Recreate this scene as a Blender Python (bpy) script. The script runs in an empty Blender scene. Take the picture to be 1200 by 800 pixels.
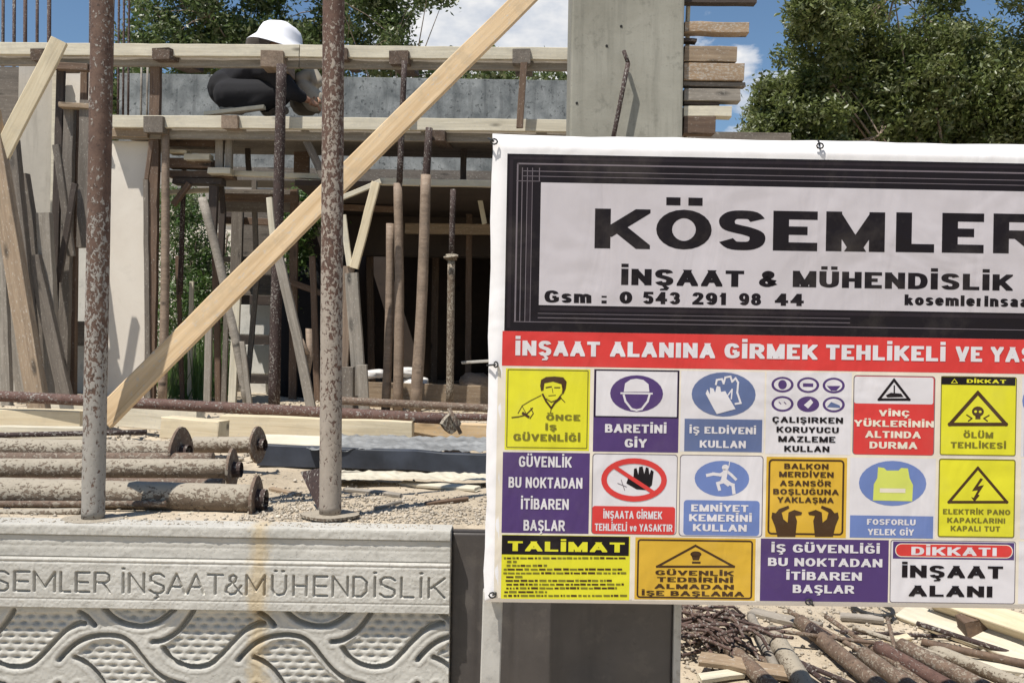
import bpy, math, random
import numpy as np
from mathutils import Vector, Matrix
random.seed(7); RNG = np.random.default_rng(11)
SC = bpy.context.scene; COL = SC.collection
PI = math.pi
# ---------------------------------------------------------------- camera
F = 1200.0; ROLL = math.radians(0.95); CAMZ = 1.5
cam = bpy.data.cameras.new('camera'); co = bpy.data.objects.new('camera', cam); COL.objects.link(co)
cam.sensor_width = 36; cam.lens = 36.0; cam.clip_start = 0.05; cam.clip_end = 3000
co.location = (0, 0, CAMZ); co.rotation_euler = (PI/2, 0, 0)
co.matrix_world = Matrix.Translation((0, 0, CAMZ)) @ Matrix.Rotation(PI/2, 4, 'X') @ Matrix.Rotation(ROLL, 4, 'Z')
SC.camera = co
def P(px, py, Y):
    """photo pixel seen at distance Y -> world point"""
    dx, dy = px-600.0, py-400.0
    u = dx*math.cos(ROLL)+dy*math.sin(ROLL); v = -dx*math.sin(ROLL)+dy*math.cos(ROLL)
    return Vector((u/F*Y, Y, CAMZ-v/F*Y))
# ---------------------------------------------------------------- light
SUN_EL, SUN_AZ = 64.0, 222.0      # azimuth from +Y, clockwise: behind the camera, to the left
SUN_STRENGTH, SKY_STRENGTH, EXPOSURE = 5.0, 0.06, 0.25
el, az = math.radians(SUN_EL), math.radians(SUN_AZ)
sd = Vector((math.sin(az)*math.cos(el), math.cos(az)*math.cos(el), math.sin(el)))
sun = bpy.data.lights.new('sun', 'SUN'); so = bpy.data.objects.new('sun', sun); COL.objects.link(so)
sun.energy = SUN_STRENGTH; sun.angle = math.radians(0.5); sun.color = (1, .95, .87)
so.rotation_euler = (-sd).to_track_quat('-Z', 'Y').to_euler(); so.location = (0, 0, 30)
W = bpy.data.worlds.new('World'); SC.world = W; W.use_nodes = True
SC.view_settings.view_transform = 'Standard'; SC.view_settings.look = 'None'
SC.view_settings.exposure = EXPOSURE; SC.view_settings.gamma = 1
SC.render.resolution_x = 1024; SC.render.resolution_y = 682
SC.cycles.max_bounces = 6; SC.cycles.transparent_max_bounces = 6

class G:
    """tiny node-graph helper"""
    def __init__(s, tree): s.t = tree; s.n = tree.nodes; s.l = tree.links
    def __call__(s, typ, ins=None, **props):
        n = s.n.new(typ)
        for k, v in props.items(): setattr(n, k, v)
        for k, v in (ins or {}).items():
            sock = n.inputs[k]
            if isinstance(v, bpy.types.NodeSocket): s.l.new(v, sock)
            elif isinstance(v, bpy.types.Node): s.l.new(v.outputs[0], sock)
            else: sock.default_value = v
        return n
    def noise(s, vec, scale, detail=4, rough=.6, dist=0):
        return s('ShaderNodeTexNoise', {'Vector': vec, 'Scale': scale, 'Detail': detail, 'Roughness': rough, 'Distortion': dist}).outputs[0]
    def ramp(s, fac, stops, interp='LINEAR'):
        r = s('ShaderNodeValToRGB', {'Fac': fac}); r.color_ramp.interpolation = interp
        e = r.color_ramp.elements
        while len(e) < len(stops): e.new(.5)
        for q, (p, c) in zip(e, stops):
            q.position = p; q.color = (c, c, c, 1) if isinstance(c, (int, float)) else (*c, 1)
        return r.outputs[0]
    def mix(s, f, a, b, mode='MIX'):
        m = s('ShaderNodeMix', data_type='RGBA', blend_type=mode)
        for i, v in ((0, f), (6, a), (7, b)):
            if isinstance(v, bpy.types.NodeSocket): s.l.new(v, m.inputs[i])
            elif i == 0: m.inputs[0].default_value = v
            else: m.inputs[i].default_value = (*v, 1) if len(v) == 3 else v
        return m.outputs[2]
    def math(s, op, a, b=0.0, c=None, clamp=False):
        ins = {0: a, 1: b}
        if c is not None: ins[2] = c
        return s('ShaderNodeMath', ins, operation=op, use_clamp=clamp).outputs[0]
    def scale(s, vec, sc, rnd=True):
        if rnd:
            oi = s('ShaderNodeObjectInfo')
            r = s('ShaderNodeVectorMath', {0: oi.outputs['Random'], 1: (37.0, 19.0, 53.0)}, operation='MULTIPLY')
            vec = s('ShaderNodeVectorMath', {0: vec, 1: r.outputs[0]}, operation='ADD').outputs[0]
        return s('ShaderNodeVectorMath', {0: vec, 1: sc}, operation='MULTIPLY').outputs[0]
MATS = {}
def material(name, fn):
    if name in MATS: return MATS[name]
    m = bpy.data.materials.new(name); m.use_nodes = True; g = G(m.node_tree)
    b = m.node_tree.nodes['Principled BSDF']
    tc = g('ShaderNodeTexCoord').outputs['Object']
    r = fn(g, tc)
    for k, v in r.items():
        if k == 'bump':
            h, st, ds = v
            bp = g('ShaderNodeBump', {'Height': h, 'Strength': st, 'Distance': ds}); g.l.new(bp.outputs[0], b.inputs['Normal']); continue
        s_ = b.inputs[k]
        if isinstance(v, bpy.types.NodeSocket): g.l.new(v, s_)
        elif isinstance(v, (tuple, list)) and len(v) == 3: s_.default_value = (*v, 1)
        else: s_.default_value = v
    MATS[name] = m; return m
# --- world: sky with cumulus
def build_world():
    g = G(W.node_tree); bg = W.node_tree.nodes['Background']
    sky = g('ShaderNodeTexSky', sky_type='NISHITA', sun_disc=False, sun_elevation=el, sun_rotation=az)
    sky.ozone_density = 3.0; sky.air_density = 1.0; sky.dust_density = 0.3; sky.altitude = 600
    d = g('ShaderNodeTexCoord').outputs['Generated']
    st = g('ShaderNodeVectorMath', {0: d, 1: (1, 1, 1.9)}, operation='MULTIPLY').outputs[0]
    n = g.noise(st, 5.2, 8, .56, .15)
    blob = None
    for (px, py, r, w) in ((560, 48, .075, .34), (640, 45, .06, .3), (700, 30, .05, .22), (850, 60, .1, .17), (20, -30, .05, -.2), (90, 10, .1, -.2), (1040, 60, .12, -.04), (610, -8, .055, -.3), (690, 20, .04, .1), (440, 40, .06, .12)):
        c = (P(px, py, 10)-Vector((0, 0, CAMZ))).normalized()
        ds = g('ShaderNodeVectorMath', {0: d, 1: tuple(c)}, operation='DISTANCE').outputs['Value']
        f = g.math('MULTIPLY', g.math('SUBTRACT', 1.0, g.math('DIVIDE', ds, r*1.6), clamp=True), w)
        blob = f if blob is None else g.math('ADD', blob, f)
    k = g.math('ADD', n, blob)
    cl = g.ramp(k, [(.60, 0.0), (.63, .6), (.68, 1.0)])
    shade = g.ramp(g.noise(st, 9.0, 5, .6), [(.30, (7.0, 7.9, 9.4)), (.50, (12.5, 12.5, 12.6))])
    skyc = g.mix(1.0, sky.outputs[0], (1.4, 1.5, 1.5), 'MULTIPLY')
    c = g.mix(cl, skyc, shade)
    g.l.new(c, bg.inputs['Color']); bg.inputs['Strength'].default_value = SKY_STRENGTH
build_world()
# ---------------------------------------------------------------- materials
def wood(name, c1, c2, dark=.35, splash=0.0, rough=.75, grain=1.0):
    def fn(g, tc):
        v = g.scale(tc, (1.3, 26*grain, 26*grain))
        n1 = g.noise(v, 2.2, 6, .65, .6)
        v2 = g.scale(tc, (.8, 6, 6)); n2 = g.noise(v2, 1.5, 3, .5, 1.2)
        v3 = g.scale(tc, (6, 6, 6)); n3 = g.noise(v3, 1.6, 5, .65)
        c = g.mix(g.ramp(n1, [(.3, 0.0), (.7, 1.0)]), c1, c2)
        c = g.mix(g.ramp(n2, [(.5, 0.0), (.75, dark)]), c, tuple(x*.45 for x in c1))
        kn = g('ShaderNodeTexVoronoi', {'Vector': g.scale(tc, (2.6, 8, 8)), 'Scale': 1.0}).outputs[0]
        c = g.mix(g.ramp(kn, [(.06, .9), (.16, 0.0)]), c, tuple(x*.22 for x in c1))
        c = g.mix(g.ramp(n3, [(.52, 0.0), (.62, dark)]), c, tuple(x*.6 for x in c2))
        if splash:
            s = g.noise(g.scale(tc, (30, 60, 60)), 1.6, 6, .75)
            c = g.mix(g.ramp(s, [(.62-splash*.17, 0.0), (.70-splash*.17, .7)]), c, (.46, .43, .38))
        return {'Base Color': c, 'Roughness': rough, 'bump': (n1, .35, .004)}
    return material(name, fn)
FRESH = wood('fresh_pine', (.50, .34, .18), (.70, .53, .33), .45, .3)
PALE = wood('pale_pine', (.56, .46, .30), (.70, .61, .44), .25, .12)
LIME = wood('cement_washed_board', (.50, .45, .34), (.66, .61, .49), .28, .45)
GREY = wood('weathered_board', (.105, .088, .072), (.20, .17, .14), .45, .25)
GREYL = wood('light_weathered_board', (.19, .165, .135), (.33, .295, .25), .45, .3)
BROWN = wood('brown_board', (.085, .052, .034), (.18, .115, .075), .5, .15)
TAN = wood('tan_board', (.20, .14, .09), (.34, .255, .17), .4, .3)
DARKW = wood('dark_wet_board', (.035, .025, .02), (.07, .05, .04), .5, .05)
ORANGE = wood('orange_board', (.27, .18, .11), (.42, .30, .19), .5, .7)
DARKB = wood('dark_brown_board', (.06, .038, .026), (.13, .085, .058), .5, .3)
BARK = wood('debarked_log', (.17, .12, .085), (.33, .25, .185), .45, .15)
def concrete(name, c1, c2, sc=3.0, spots=.3, rough=.85, bump=.3, bd=.004, streak=0.0, spotc=None):
    def fn(g, tc):
        v = g.scale(tc, (1, 1, 1))
        n1 = g.noise(v, sc, 8, .65, .3); n2 = g.noise(v, sc*14, 6, .7); n3 = g.noise(v, sc*4, 5, .7)
        c = g.mix(g.ramp(n1, [(.32, 0.0), (.68, 1.0)]), c1, c2)
        c = g.mix(g.ramp(n3, [(.56, 0.0), (.66, spots)]), c, spotc or tuple(x*.5 for x in c1))
        c = g.mix(g.ramp(n2, [(.60, 0.0), (.70, spots)]), c, tuple(x*.4 for x in c1))
        if streak:
            s = g.noise(g.scale(tc, (14, 14, 1.2)), 1.3, 5, .6)
            c = g.mix(g.ramp(s, [(.5, 0.0), (.72, streak)]), c, tuple(x*.55 for x in c1))
        return {'Base Color': c, 'Roughness': rough, 'bump': (n2, bump, bd)}
    return material(name, fn)
CONC = concrete('cast_concrete', (.225, .215, .175), (.32, .308, .26), 2.4, .4, streak=.45)
WHITEC = concrete('whitewashed_concrete', (.66, .60, .52), (.76, .71, .63), 1.5, .1)
WHITEB = concrete('white_block', (.62, .60, .55), (.78, .76, .70), 2.5, .3)
SPECK = concrete('speckled_shuttering', (.12, .13, .13), (.33, .34, .33), 6, .9, spotc=(.045, .05, .05), streak=.6)
PANEL = concrete('whitish_plywood', (.38, .35, .30), (.48, .445, .39), 1.6, .2, streak=.45)
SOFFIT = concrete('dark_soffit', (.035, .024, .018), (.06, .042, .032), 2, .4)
DIRT = concrete('sandy_fill', (.36, .295, .21), (.56, .475, .36), 1.6, .5, bump=.8, bd=.015)
STONE = concrete('gravel_stone', (.20, .17, .13), (.62, .55, .45), 14, .3)
def precast_fn(g, tc):
    n1 = g.noise(tc, 3, 8, .65); n2 = g.noise(tc, 60, 6, .7); n3 = g.noise(tc, 16, 5, .7)
    c = g.mix(g.ramp(n1, [(.32, 0.0), (.68, 1.0)]), (.40, .385, .345), (.52, .50, .455))
    s = g.noise(g.scale(tc, (3, 3, 34), False), 1.6, 5, .6)
    c = g.mix(g.ramp(s, [(.5, 0.0), (.75, .35)]), c, (.27, .26, .24))
    c = g.mix(g.ramp(n2, [(.62, 0.0), (.72, .5)]), c, (.17, .15, .12))
    c = g.mix(g.ramp(n3, [(.60, 0.0), (.7, .35)]), c, (.2, .185, .16))
    # ochre run-down stain: a band of dried earth at one place on the wall
    sx = g('ShaderNodeSeparateXYZ', {0: tc}).outputs[0]
    x0 = P(303, 700, 2.7).x+1.2
    wob = g.math('MULTIPLY', g.math('SUBTRACT', g.noise(tc, 26, 7, .75), .5), .085)
    dd = g.math('ABSOLUTE', g.math('ADD', g.math('SUBTRACT', sx, x0), wob))
    st = g.ramp(dd, [(.008, .5), (.036, 0.0)])
    c = g.mix(st, c, (.48, .34, .14))
    return {'Base Color': c, 'Roughness': .85, 'bump': (g.math('ADD', n2, g.ramp(g.noise(tc, 130, 3, .6), [(.60, 1.0), (.66, 0.0)])), .55, .0018)}
PRECAST = material('precast_concrete', precast_fn)
def rust(name, c1, c2, splash, axis=2, span=None, splc=(.36, .335, .30), top=0.0):
    def fn(g, tc):
        v = g.scale(tc, (1, 1, 1))
        n = g.noise(v, 24, 6, .7); m = g.noise(g.scale(tc, (1, 1, .7)), 105, 4, .66, .5)
        c = g.mix(g.ramp(n, [(.3, 0.0), (.7, 1.0)]), c1, c2)
        c = g.mix(g.ramp(g.noise(v, 90, 4, .7), [(.56, 0.0), (.66, .7)]), c, tuple(x*.3 for x in c1))
        if span:
            z = g('ShaderNodeSeparateXYZ', {0: tc}).outputs[axis]
            t = g('ShaderNodeMapRange', {'Value': z, 'From Min': span[0], 'From Max': span[1], 'To Min': span[2], 'To Max': span[3]}).outputs[0]
            k = g.math('ADD', m, g.math('ADD', t, g.math('MULTIPLY', g.math('SUBTRACT', g.noise(g.scale(tc, (1, 1, .28)), 13, 4, .6), .5), .34)))
            f = g.ramp(k, [(.50, 0.0), (.545, 1.0)])
        else:
            big = g.math('MULTIPLY', g.math('SUBTRACT', g.noise(g.scale(tc, (1, 1, .5)), 9, 3, .5), .5), .22)
            k = g.math('ADD', m, big)
            if top:   # cement colour weighted to upward faces, undersides left browner
                nz = g('ShaderNodeSeparateXYZ', {0: g('ShaderNodeNewGeometry').outputs['Normal']}).outputs[2]
                k = g.math('ADD', k, g.math('MULTIPLY', nz, top))
            f = g.ramp(k, [(.60-splash*.25, 0.0), (.635-splash*.25, 1.0)])
        c = g.mix(f, c, g.mix(n, splc, tuple(x*.62 for x in splc)))
        return {'Base Color': c, 'Roughness': .8, 'Metallic': 0.0, 'bump': (g.math('ADD', m, f), .5, .003)}
    return material(name, fn)
RPROP = rust('rusty_prop_steel', (.075, .042, .03), (.14, .085, .06), 0, 2, (0.05, .95, .13, -.085))
RPROP2 = rust('rusty_prop_steel_two', (.07, .036, .026), (.13, .074, .052), 0, 2, (0.05, 1.2, .12, -.035), splc=(.38, .325, .27))
RSPL = rust('cement_caked_steel', (.085, .058, .038), (.18, .135, .095), .34, splc=(.40, .35, .275), top=.17)
RDARK = rust('dark_prop_steel', (.028, .016, .014), (.06, .035, .03), .1)
RMAR = rust('maroon_pipe_steel', (.075, .036, .028), (.14, .08, .062), .08)
RBRN = rust('brown_pipe_steel', (.095, .062, .044), (.19, .13, .092), .22, splc=(.33, .28, .22))
REBAR = rust('rebar_steel', (.06, .035, .03), (.13, .08, .065), .1)
def flat(name, c, rough=.6, bump=.0, var=.12, sc=8, metal=0.0, **k):
    def fn(g, tc):
        n = g.noise(g.scale(tc, (1, 1, 1)), sc, 5, .6)
        col = g.mix(g.ramp(n, [(.35, 0.0), (.7, 1.0)]), tuple(x*(1-var) for x in c), tuple(min(1, x*(1+var)) for x in c))
        r = {'Base Color': col, 'Roughness': rough, 'Metallic': metal}
        if bump: r['bump'] = (n, bump, .004)
        r.update(k); return r
    return material(name, fn)
def vinyl(name, c):
    def fn(g, tc):
        n = g.noise(tc, 3.2, 3, .5, .7); n2 = g.noise(tc, 40, 4, .6); n3 = g.noise(tc, 5, 6, .7)
        col = g.mix(g.ramp(n2, [(.4, 0.0), (.75, .10)]), c, tuple(x*.72 for x in c))
        col = g.mix(g.ramp(n3, [(.5, 0.0), (.8, .10)]), col, (.42, .36, .3))
        return {'Base Color': col, 'Roughness': .5, 'Specular IOR Level': .2, 'bump': (g.math('ADD', n, g.math('MULTIPLY', g.noise(g.scale(tc, (1.4, 1, .45), False), 5, 3, .5, 1.2), .3)), .7, .024)}
    return material(name, fn)
WH = vinyl('vinyl_white', (.64, .61, .625)); LIL = vinyl('vinyl_lilac_grey', (.50, .465, .485)); BORD = vinyl('vinyl_border_white', (.74, .72, .72)); BK = vinyl('vinyl_black', (.009, .006, .008)); DK = vinyl('vinyl_charcoal', (.02, .014, .018))
LN = vinyl('vinyl_hairline', (.16, .135, .15)); RED = vinyl('vinyl_red', (.58, .045, .04)); YE = vinyl('vinyl_yellow', (.66, .62, .03))
AM = vinyl('vinyl_amber', (.62, .38, .04)); PU = vinyl('vinyl_purple', (.075, .04, .145)); SL = vinyl('vinyl_slate', (.105, .14, .27))
BL = vinyl('vinyl_blue', (.14, .20, .43)); OL = vinyl('vinyl_olive', (.17, .15, .02)); DB = vinyl('vinyl_dark_brown', (.06, .03, .012)); CR = vinyl('vinyl_cream', (.70, .63, .52)); VE = vinyl('vinyl_vest', (.58, .62, .12))
BLACKSHEET = concrete('dusty_black_sheet', (.045, .039, .037), (.085, .074, .068), 3.0, .35, rough=.5, bump=.1, streak=.5, spotc=(.12, .105, .09))
STEELW = concrete('light_painted_steel', (.40, .38, .345), (.52, .50, .46), 4, .5, rough=.6, streak=.5, spotc=(.16, .11, .07))
WIRE = flat('tie_wire', (.02, .02, .02), .6)
STRIPB = flat('dark_blue_strip', (.03, .036, .05), .62, .0, .6, 5)
SHEETG = flat('grey_dusty_plastic', (.24, .245, .245), .5, .6, .35, 7)
SACK = flat('white_sack', (.66, .64, .62), .8, .3)
SKIN = flat('skin', (.36, .2, .13), .55); SHIRTB = flat('black_cotton', (.008, .008, .012), .9, .4, .2, 6); SHIRT = flat('white_cotton', (.82, .82, .86), .85, .25, .04, 6)
TROU = flat('black_trousers', (.005, .005, .008), .9, .3); SHOE = flat('dusty_shoe', (.24, .22, .19), .8); CAPM = flat('beige_cap', (.42, .37, .29), .85, .2)
KHAKI = flat('khaki_cloth', (.2, .17, .125), .9, .3); HAIR = flat('dark_hair', (.02, .015, .012), .8)
def leafmat(name, a, b, c):
    def fn(g, tc):
        n = g.noise(tc, 2.3, 3, .6); m = g('ShaderNodeTexWhiteNoise', {0: g('ShaderNodeVectorMath', {0: tc, 1: (.11, .11, .11)}, operation='SNAP').outputs[0]}).outputs[0]
        col = g.mix(m, a, b); col = g.mix(g.ramp(m, [(.83, 0.0), (.9, 1.0)]), col, (.24, .27, .15)); col = g.mix(g.ramp(n, [(.45, 0.0), (.7, .5)]), col, c)
        return {'Base Color': col, 'Roughness': .42, 'Specular IOR Level': .6}
    m = material(name, fn)
    t = m.node_tree; b_ = t.nodes['Principled BSDF']; out = t.nodes['Material Output']
    tr = t.nodes.new('ShaderNodeBsdfTranslucent'); mx = t.nodes.new('ShaderNodeMixShader'); mx.inputs[0].default_value = .4
    t.links.new(b_.inputs['Base Color'].links[0].from_socket, tr.inputs[0])
    t.links.new(b_.outputs[0], mx.inputs[1]); t.links.new(tr.outputs[0], mx.inputs[2]); t.links.new(mx.outputs[0], out.inputs[0]); return m
LEAF1 = leafmat('leaf_dark', (.065, .105, .032), (.12, .165, .05), (.10, .125, .045))
LEAF2 = leafmat('leaf_olive', (.095, .13, .036), (.18, .215, .065), (.20, .20, .08))
LEAF3 = leafmat('leaf_hedge', (.06, .12, .03), (.11, .19, .045), (.15, .20, .05))
# ---------------------------------------------------------------- object helpers
class MB:
    def __init__(s): s.v = []; s.f = []; s.m = []; s.mats = []
    def mi(s, m):
        if m not in s.mats: s.mats.append(m)
        return s.mats.index(m)
    def add(s, vs, fs, m):
        o = len(s.v); s.v += [tuple(q) for q in vs]; k = s.mi(m)
        for f in fs: s.f.append([i+o for i in f]); s.m.append(k)
    def build(s, name, parent=None, off=(0, 0, 0), smooth=False):
        me = bpy.data.meshes.new(name)
        if off != (0, 0, 0): s.v = [(a-off[0], b-off[1], c-off[2]) for a, b, c in s.v]
        me.from_pydata(s.v, [], s.f)
        for m in s.mats: me.materials.append(m)
        me.polygons.foreach_set('material_index', s.m)
        if smooth: me.polygons.foreach_set('use_smooth', [True]*len(s.f))
        me.update()
        return link(name, me, parent)
def link(name, data, parent=None):
    o = bpy.data.objects.new(name, data); COL.objects.link(o)
    if parent is not None: o.parent = parent
    return o
def tag(o, label=None, cat=None, group=None, kind=None):
    for k, v in (('label', label), ('category', cat), ('group', group), ('kind', kind)):
        if v: o[k] = v
    return o
def empty(name, loc, label, cat, group=None):
    o = bpy.data.objects.new(name, None); COL.objects.link(o); o.location = loc; o.empty_display_size = .1
    return tag(o, label, cat, group)
def frame(p0, p1, n=(0, -1, 0)):
    x = (Vector(p1)-Vector(p0)).normalized(); n = Vector(n); z = n-x*n.dot(x)
    if z.length < 1e-4: z = Vector((1, 0, 0))-x*x.x
    z.normalize(); y = z.cross(x)
    return Matrix(((x.x, y.x, z.x, 0), (x.y, y.y, z.y, 0), (x.z, y.z, z.z, 0), (0, 0, 0, 1)))
def board_mesh(name, L, w, t, m, jit=.0016, ch=.003, warp=0.0):
    n = max(3, int(L/.12)+1); vs = []; fs = []
    prof = [(-w/2+ch, -t/2), (w/2-ch, -t/2), (w/2, -t/2+ch), (w/2, t/2-ch), (w/2-ch, t/2), (-w/2+ch, t/2), (-w/2, t/2-ch), (-w/2, -t/2+ch)]
    b = random.uniform(-warp, warp)
    for i in range(n+1):
        x = L*i/n; s = math.sin(PI*i/n)*b
        a1, a2 = random.uniform(-jit, jit), random.uniform(-jit, jit)
        for k, (y, z) in enumerate(prof):
            e = random.uniform(-jit, jit)*.5 if 0 < i < n else 0
            xx = x+(random.uniform(-.004, .004) if i in (0, n) else 0)
            vs.append((xx, y*(1+e)+a1+s, z+a2*.5+e))
    for i in range(n):
        for k in range(8):
            a = i*8+k; c = i*8+(k+1) % 8; fs.append([a, c, c+8, a+8])
    fs.append([7-k for k in range(8)]); fs.append([n*8+k for k in range(8)])
    me = bpy.data.meshes.new(name); me.from_pydata(vs, [], fs); me.materials.append(m); me.update(); return me
def board(name, p0, p1, w, t, m, label=None, cat=None, group=None, parent=None, n=(0, -1, 0), warp=0.0, jit=.0016):
    p0, p1 = Vector(p0), Vector(p1)
    o = link(name, board_mesh(name, (p1-p0).length, w, t, m, jit, min(.003, t*.2), warp), parent)
    M = frame(p0, p1, n); M.translation = p0
    if parent is not None: M = Matrix.Translation(-parent.location) @ M
    o.matrix_world = M if parent is None else o.matrix_world
    if parent is not None: o.matrix_local = M
    return tag(o, label, cat, group)
def tube_mesh(name, L, r0, r1, m, segs=14, jit=0.0, rings=None, cap=True, bend=0.0):
    n = rings or max(2, int(L/.15)); vs = []; fs = []; ph = random.uniform(0, 6)
    for i in range(n+1):
        z = L*i/n; r = r0+(r1-r0)*i/n
        bx = bend*math.sin(PI*i/n); by = bend*.4*math.sin(2*PI*i/n+ph)
        for k in range(segs):
            a = 2*PI*k/segs; q = r*(1+random.uniform(-jit, jit)); vs.append((q*math.cos(a)+bx, q*math.sin(a)+by, z))
    for i in range(n):
        for k in range(segs):
            a = i*segs+k; c = i*segs+(k+1) % segs; fs.append([a, c, c+segs, a+segs])
    if cap: fs.append([segs-1-k for k in range(segs)]); fs.append([n*segs+k for k in range(segs)])
    me = bpy.data.meshes.new(name); me.from_pydata(vs, [], fs); me.materials.append(m)
    me.polygons.foreach_set('use_smooth', [True]*(len(fs)-(2 if cap else 0))+([False]*2 if cap else [])); me.update(); return me
def zmat(p0, p1):
    z = (Vector(p1)-Vector(p0)).normalized(); x = Vector((1, 0, 0)) if abs(z.x) < .9 else Vector((0, 0, 1))
    x = (x-z*x.dot(z)).normalized(); y = z.cross(x)
    M = Matrix(((x.x, y.x, z.x, 0), (x.y, y.y, z.y, 0), (x.z, y.z, z.z, 0), (0, 0, 0, 1))); M.translation = Vector(p0); return M
def tube(name, p0, p1, r, m, label=None, cat=None, group=None, parent=None, r1=None, segs=14, jit=0.0, bend=0.0, cap=True, rings=None):
    p0, p1 = Vector(p0), Vector(p1)
    o = link(name, tube_mesh(name, (p1-p0).length, r, r1 or r, m, segs, jit, rings, cap, bend), parent)
    M = zmat(p0, p1)
    if parent is not None: o.matrix_local = Matrix.Translation(-parent.location) @ M
    else: o.matrix_world = M
    return tag(o, label, cat, group)
def tri_boxes(name, lo, hi, m, parent=None, bev=0.0, **kw):
    """an axis aligned block with its origin at its base"""
    lo, hi = Vector(lo), Vector(hi); c = Vector(((lo.x+hi.x)/2, (lo.y+hi.y)/2, lo.z)); a = lo-c; b = hi-c
    import bmesh
    bm = bmesh.new(); vs = [bm.verts.new((x, y, z)) for x in (a.x, b.x) for y in (a.y, b.y) for z in (a.z, b.z)]
    for f in ((0, 1, 3, 2), (4, 6, 7, 5), (0, 4, 5, 1), (2, 3, 7, 6), (0, 2, 6, 4), (1, 5, 7, 3)): bm.faces.new([vs[i] for i in f])
    if bev: bmesh.ops.bevel(bm, geom=list(bm.edges), offset=bev, segments=2, affect='EDGES', profile=.6)
    me = bpy.data.meshes.new(name); bm.to_mesh(me); bm.free(); me.materials.append(m)
    o = link(name, me, parent); o.location = c-(parent.location if parent is not None else Vector((0, 0, 0)))
    return tag(o, **kw)
def polyline_tube(mb, pts, r, m, segs=8):
    prev = None
    for i, p in enumerate(pts):
        p = Vector(p); q = Vector(pts[min(i+1, len(pts)-1)]); w = Vector(pts[max(i-1, 0)])
        d = (q-w).normalized(); a = Vector((0, 0, 1)) if abs(d.z) < .9 else Vector((1, 0, 0))
        x = d.cross(a).normalized(); y = d.cross(x); rr = r[i] if isinstance(r, (list, tuple)) else r
        ring = [p+x*rr*math.cos(2*PI*k/segs)+y*rr*math.sin(2*PI*k/segs) for k in range(segs)]
        if prev is not None:
            mb.add(prev+ring, [[k, (k+1) % segs, segs+(k+1) % segs, segs+k] for k in range(segs)], m)
        prev = ring
# ---------------------------------------------------------------- ground
def sstep(a, b, x): t = np.clip((x-a)/(b-a), 0, 1); return t*t*(3-2*t)
def vnoise(x, y, s, seed):
    r = np.random.default_rng(seed); tab = r.random((64, 64)); X = x*s; Y = y*s
    xi = np.floor(X).astype(int); yi = np.floor(Y).astype(int); fx = X-xi; fy = Y-yi; fx = fx*fx*(3-2*fx); fy = fy*fy*(3-2*fy)
    g = lambda i, j: tab[i % 64, j % 64]
    return (g(xi, yi)*(1-fx)+g(xi+1, yi)*fx)*(1-fy)+(g(xi, yi+1)*(1-fx)+g(xi+1, yi+1)*fx)*fy
def ground_h(x, y):
    x = np.asarray(x, float); y = np.asarray(y, float)
    bump = (vnoise(x, y, 2.3, 1)-.5)*.035+(vnoise(x, y, 7, 2)-.5)*.02+(vnoise(x, y, 19, 3)-.5)*.010
    left = np.where(y < 2.745, 0.0, 0.0)+sstep(2.735, 2.765, y)*(.985)
    right = .45*sstep(2.3, 3.0, y)+.55*sstep(5.2, 9.0, y)
    t = sstep(0.0, .42, x)
    near = sstep(2.9, 3.4, y)
    amp = np.where(y < 2.74, .15, .25+.75*near)
    return left*(1-t)+right*t+bump*amp*np.where((t < .5) & (y < 2.9), .35, 1)+np.where((y > 2.8) & (t < .5), .012, 0)
xs = np.unique(np.concatenate([np.arange(-4, 4.001, .04), -4-np.geomspace(.08, 900, 40), 4+np.geomspace(.08, 900, 40)]))
ys = np.unique(np.concatenate([[2.735, 2.765], np.arange(2.2, 9, .04), 9+np.geomspace(.1, 1500, 45), 2.2-np.geomspace(.1, 60, 20)]))
X, Y = np.meshgrid(xs, ys); Z = ground_h(X, Y)
nx, ny = len(xs), len(ys); me = bpy.data.meshes.new('ground')
idx = np.arange(nx*ny).reshape(ny, nx)
quads = np.stack([idx[:-1, :-1], idx[:-1, 1:], idx[1:, 1:], idx[1:, :-1]], -1).reshape(-1, 4)
me.from_pydata(np.stack([X, Y, Z], -1).reshape(-1, 3).tolist(), [], quads.tolist()); me.materials.append(DIRT)
me.polygons.foreach_set('use_smooth', [True]*len(quads)); me.update()
tag(link('ground', me), kind='structure', label='pale sandy building plot strewn with grit')
def gz(x, y): return float(ground_h(x, y))
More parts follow.
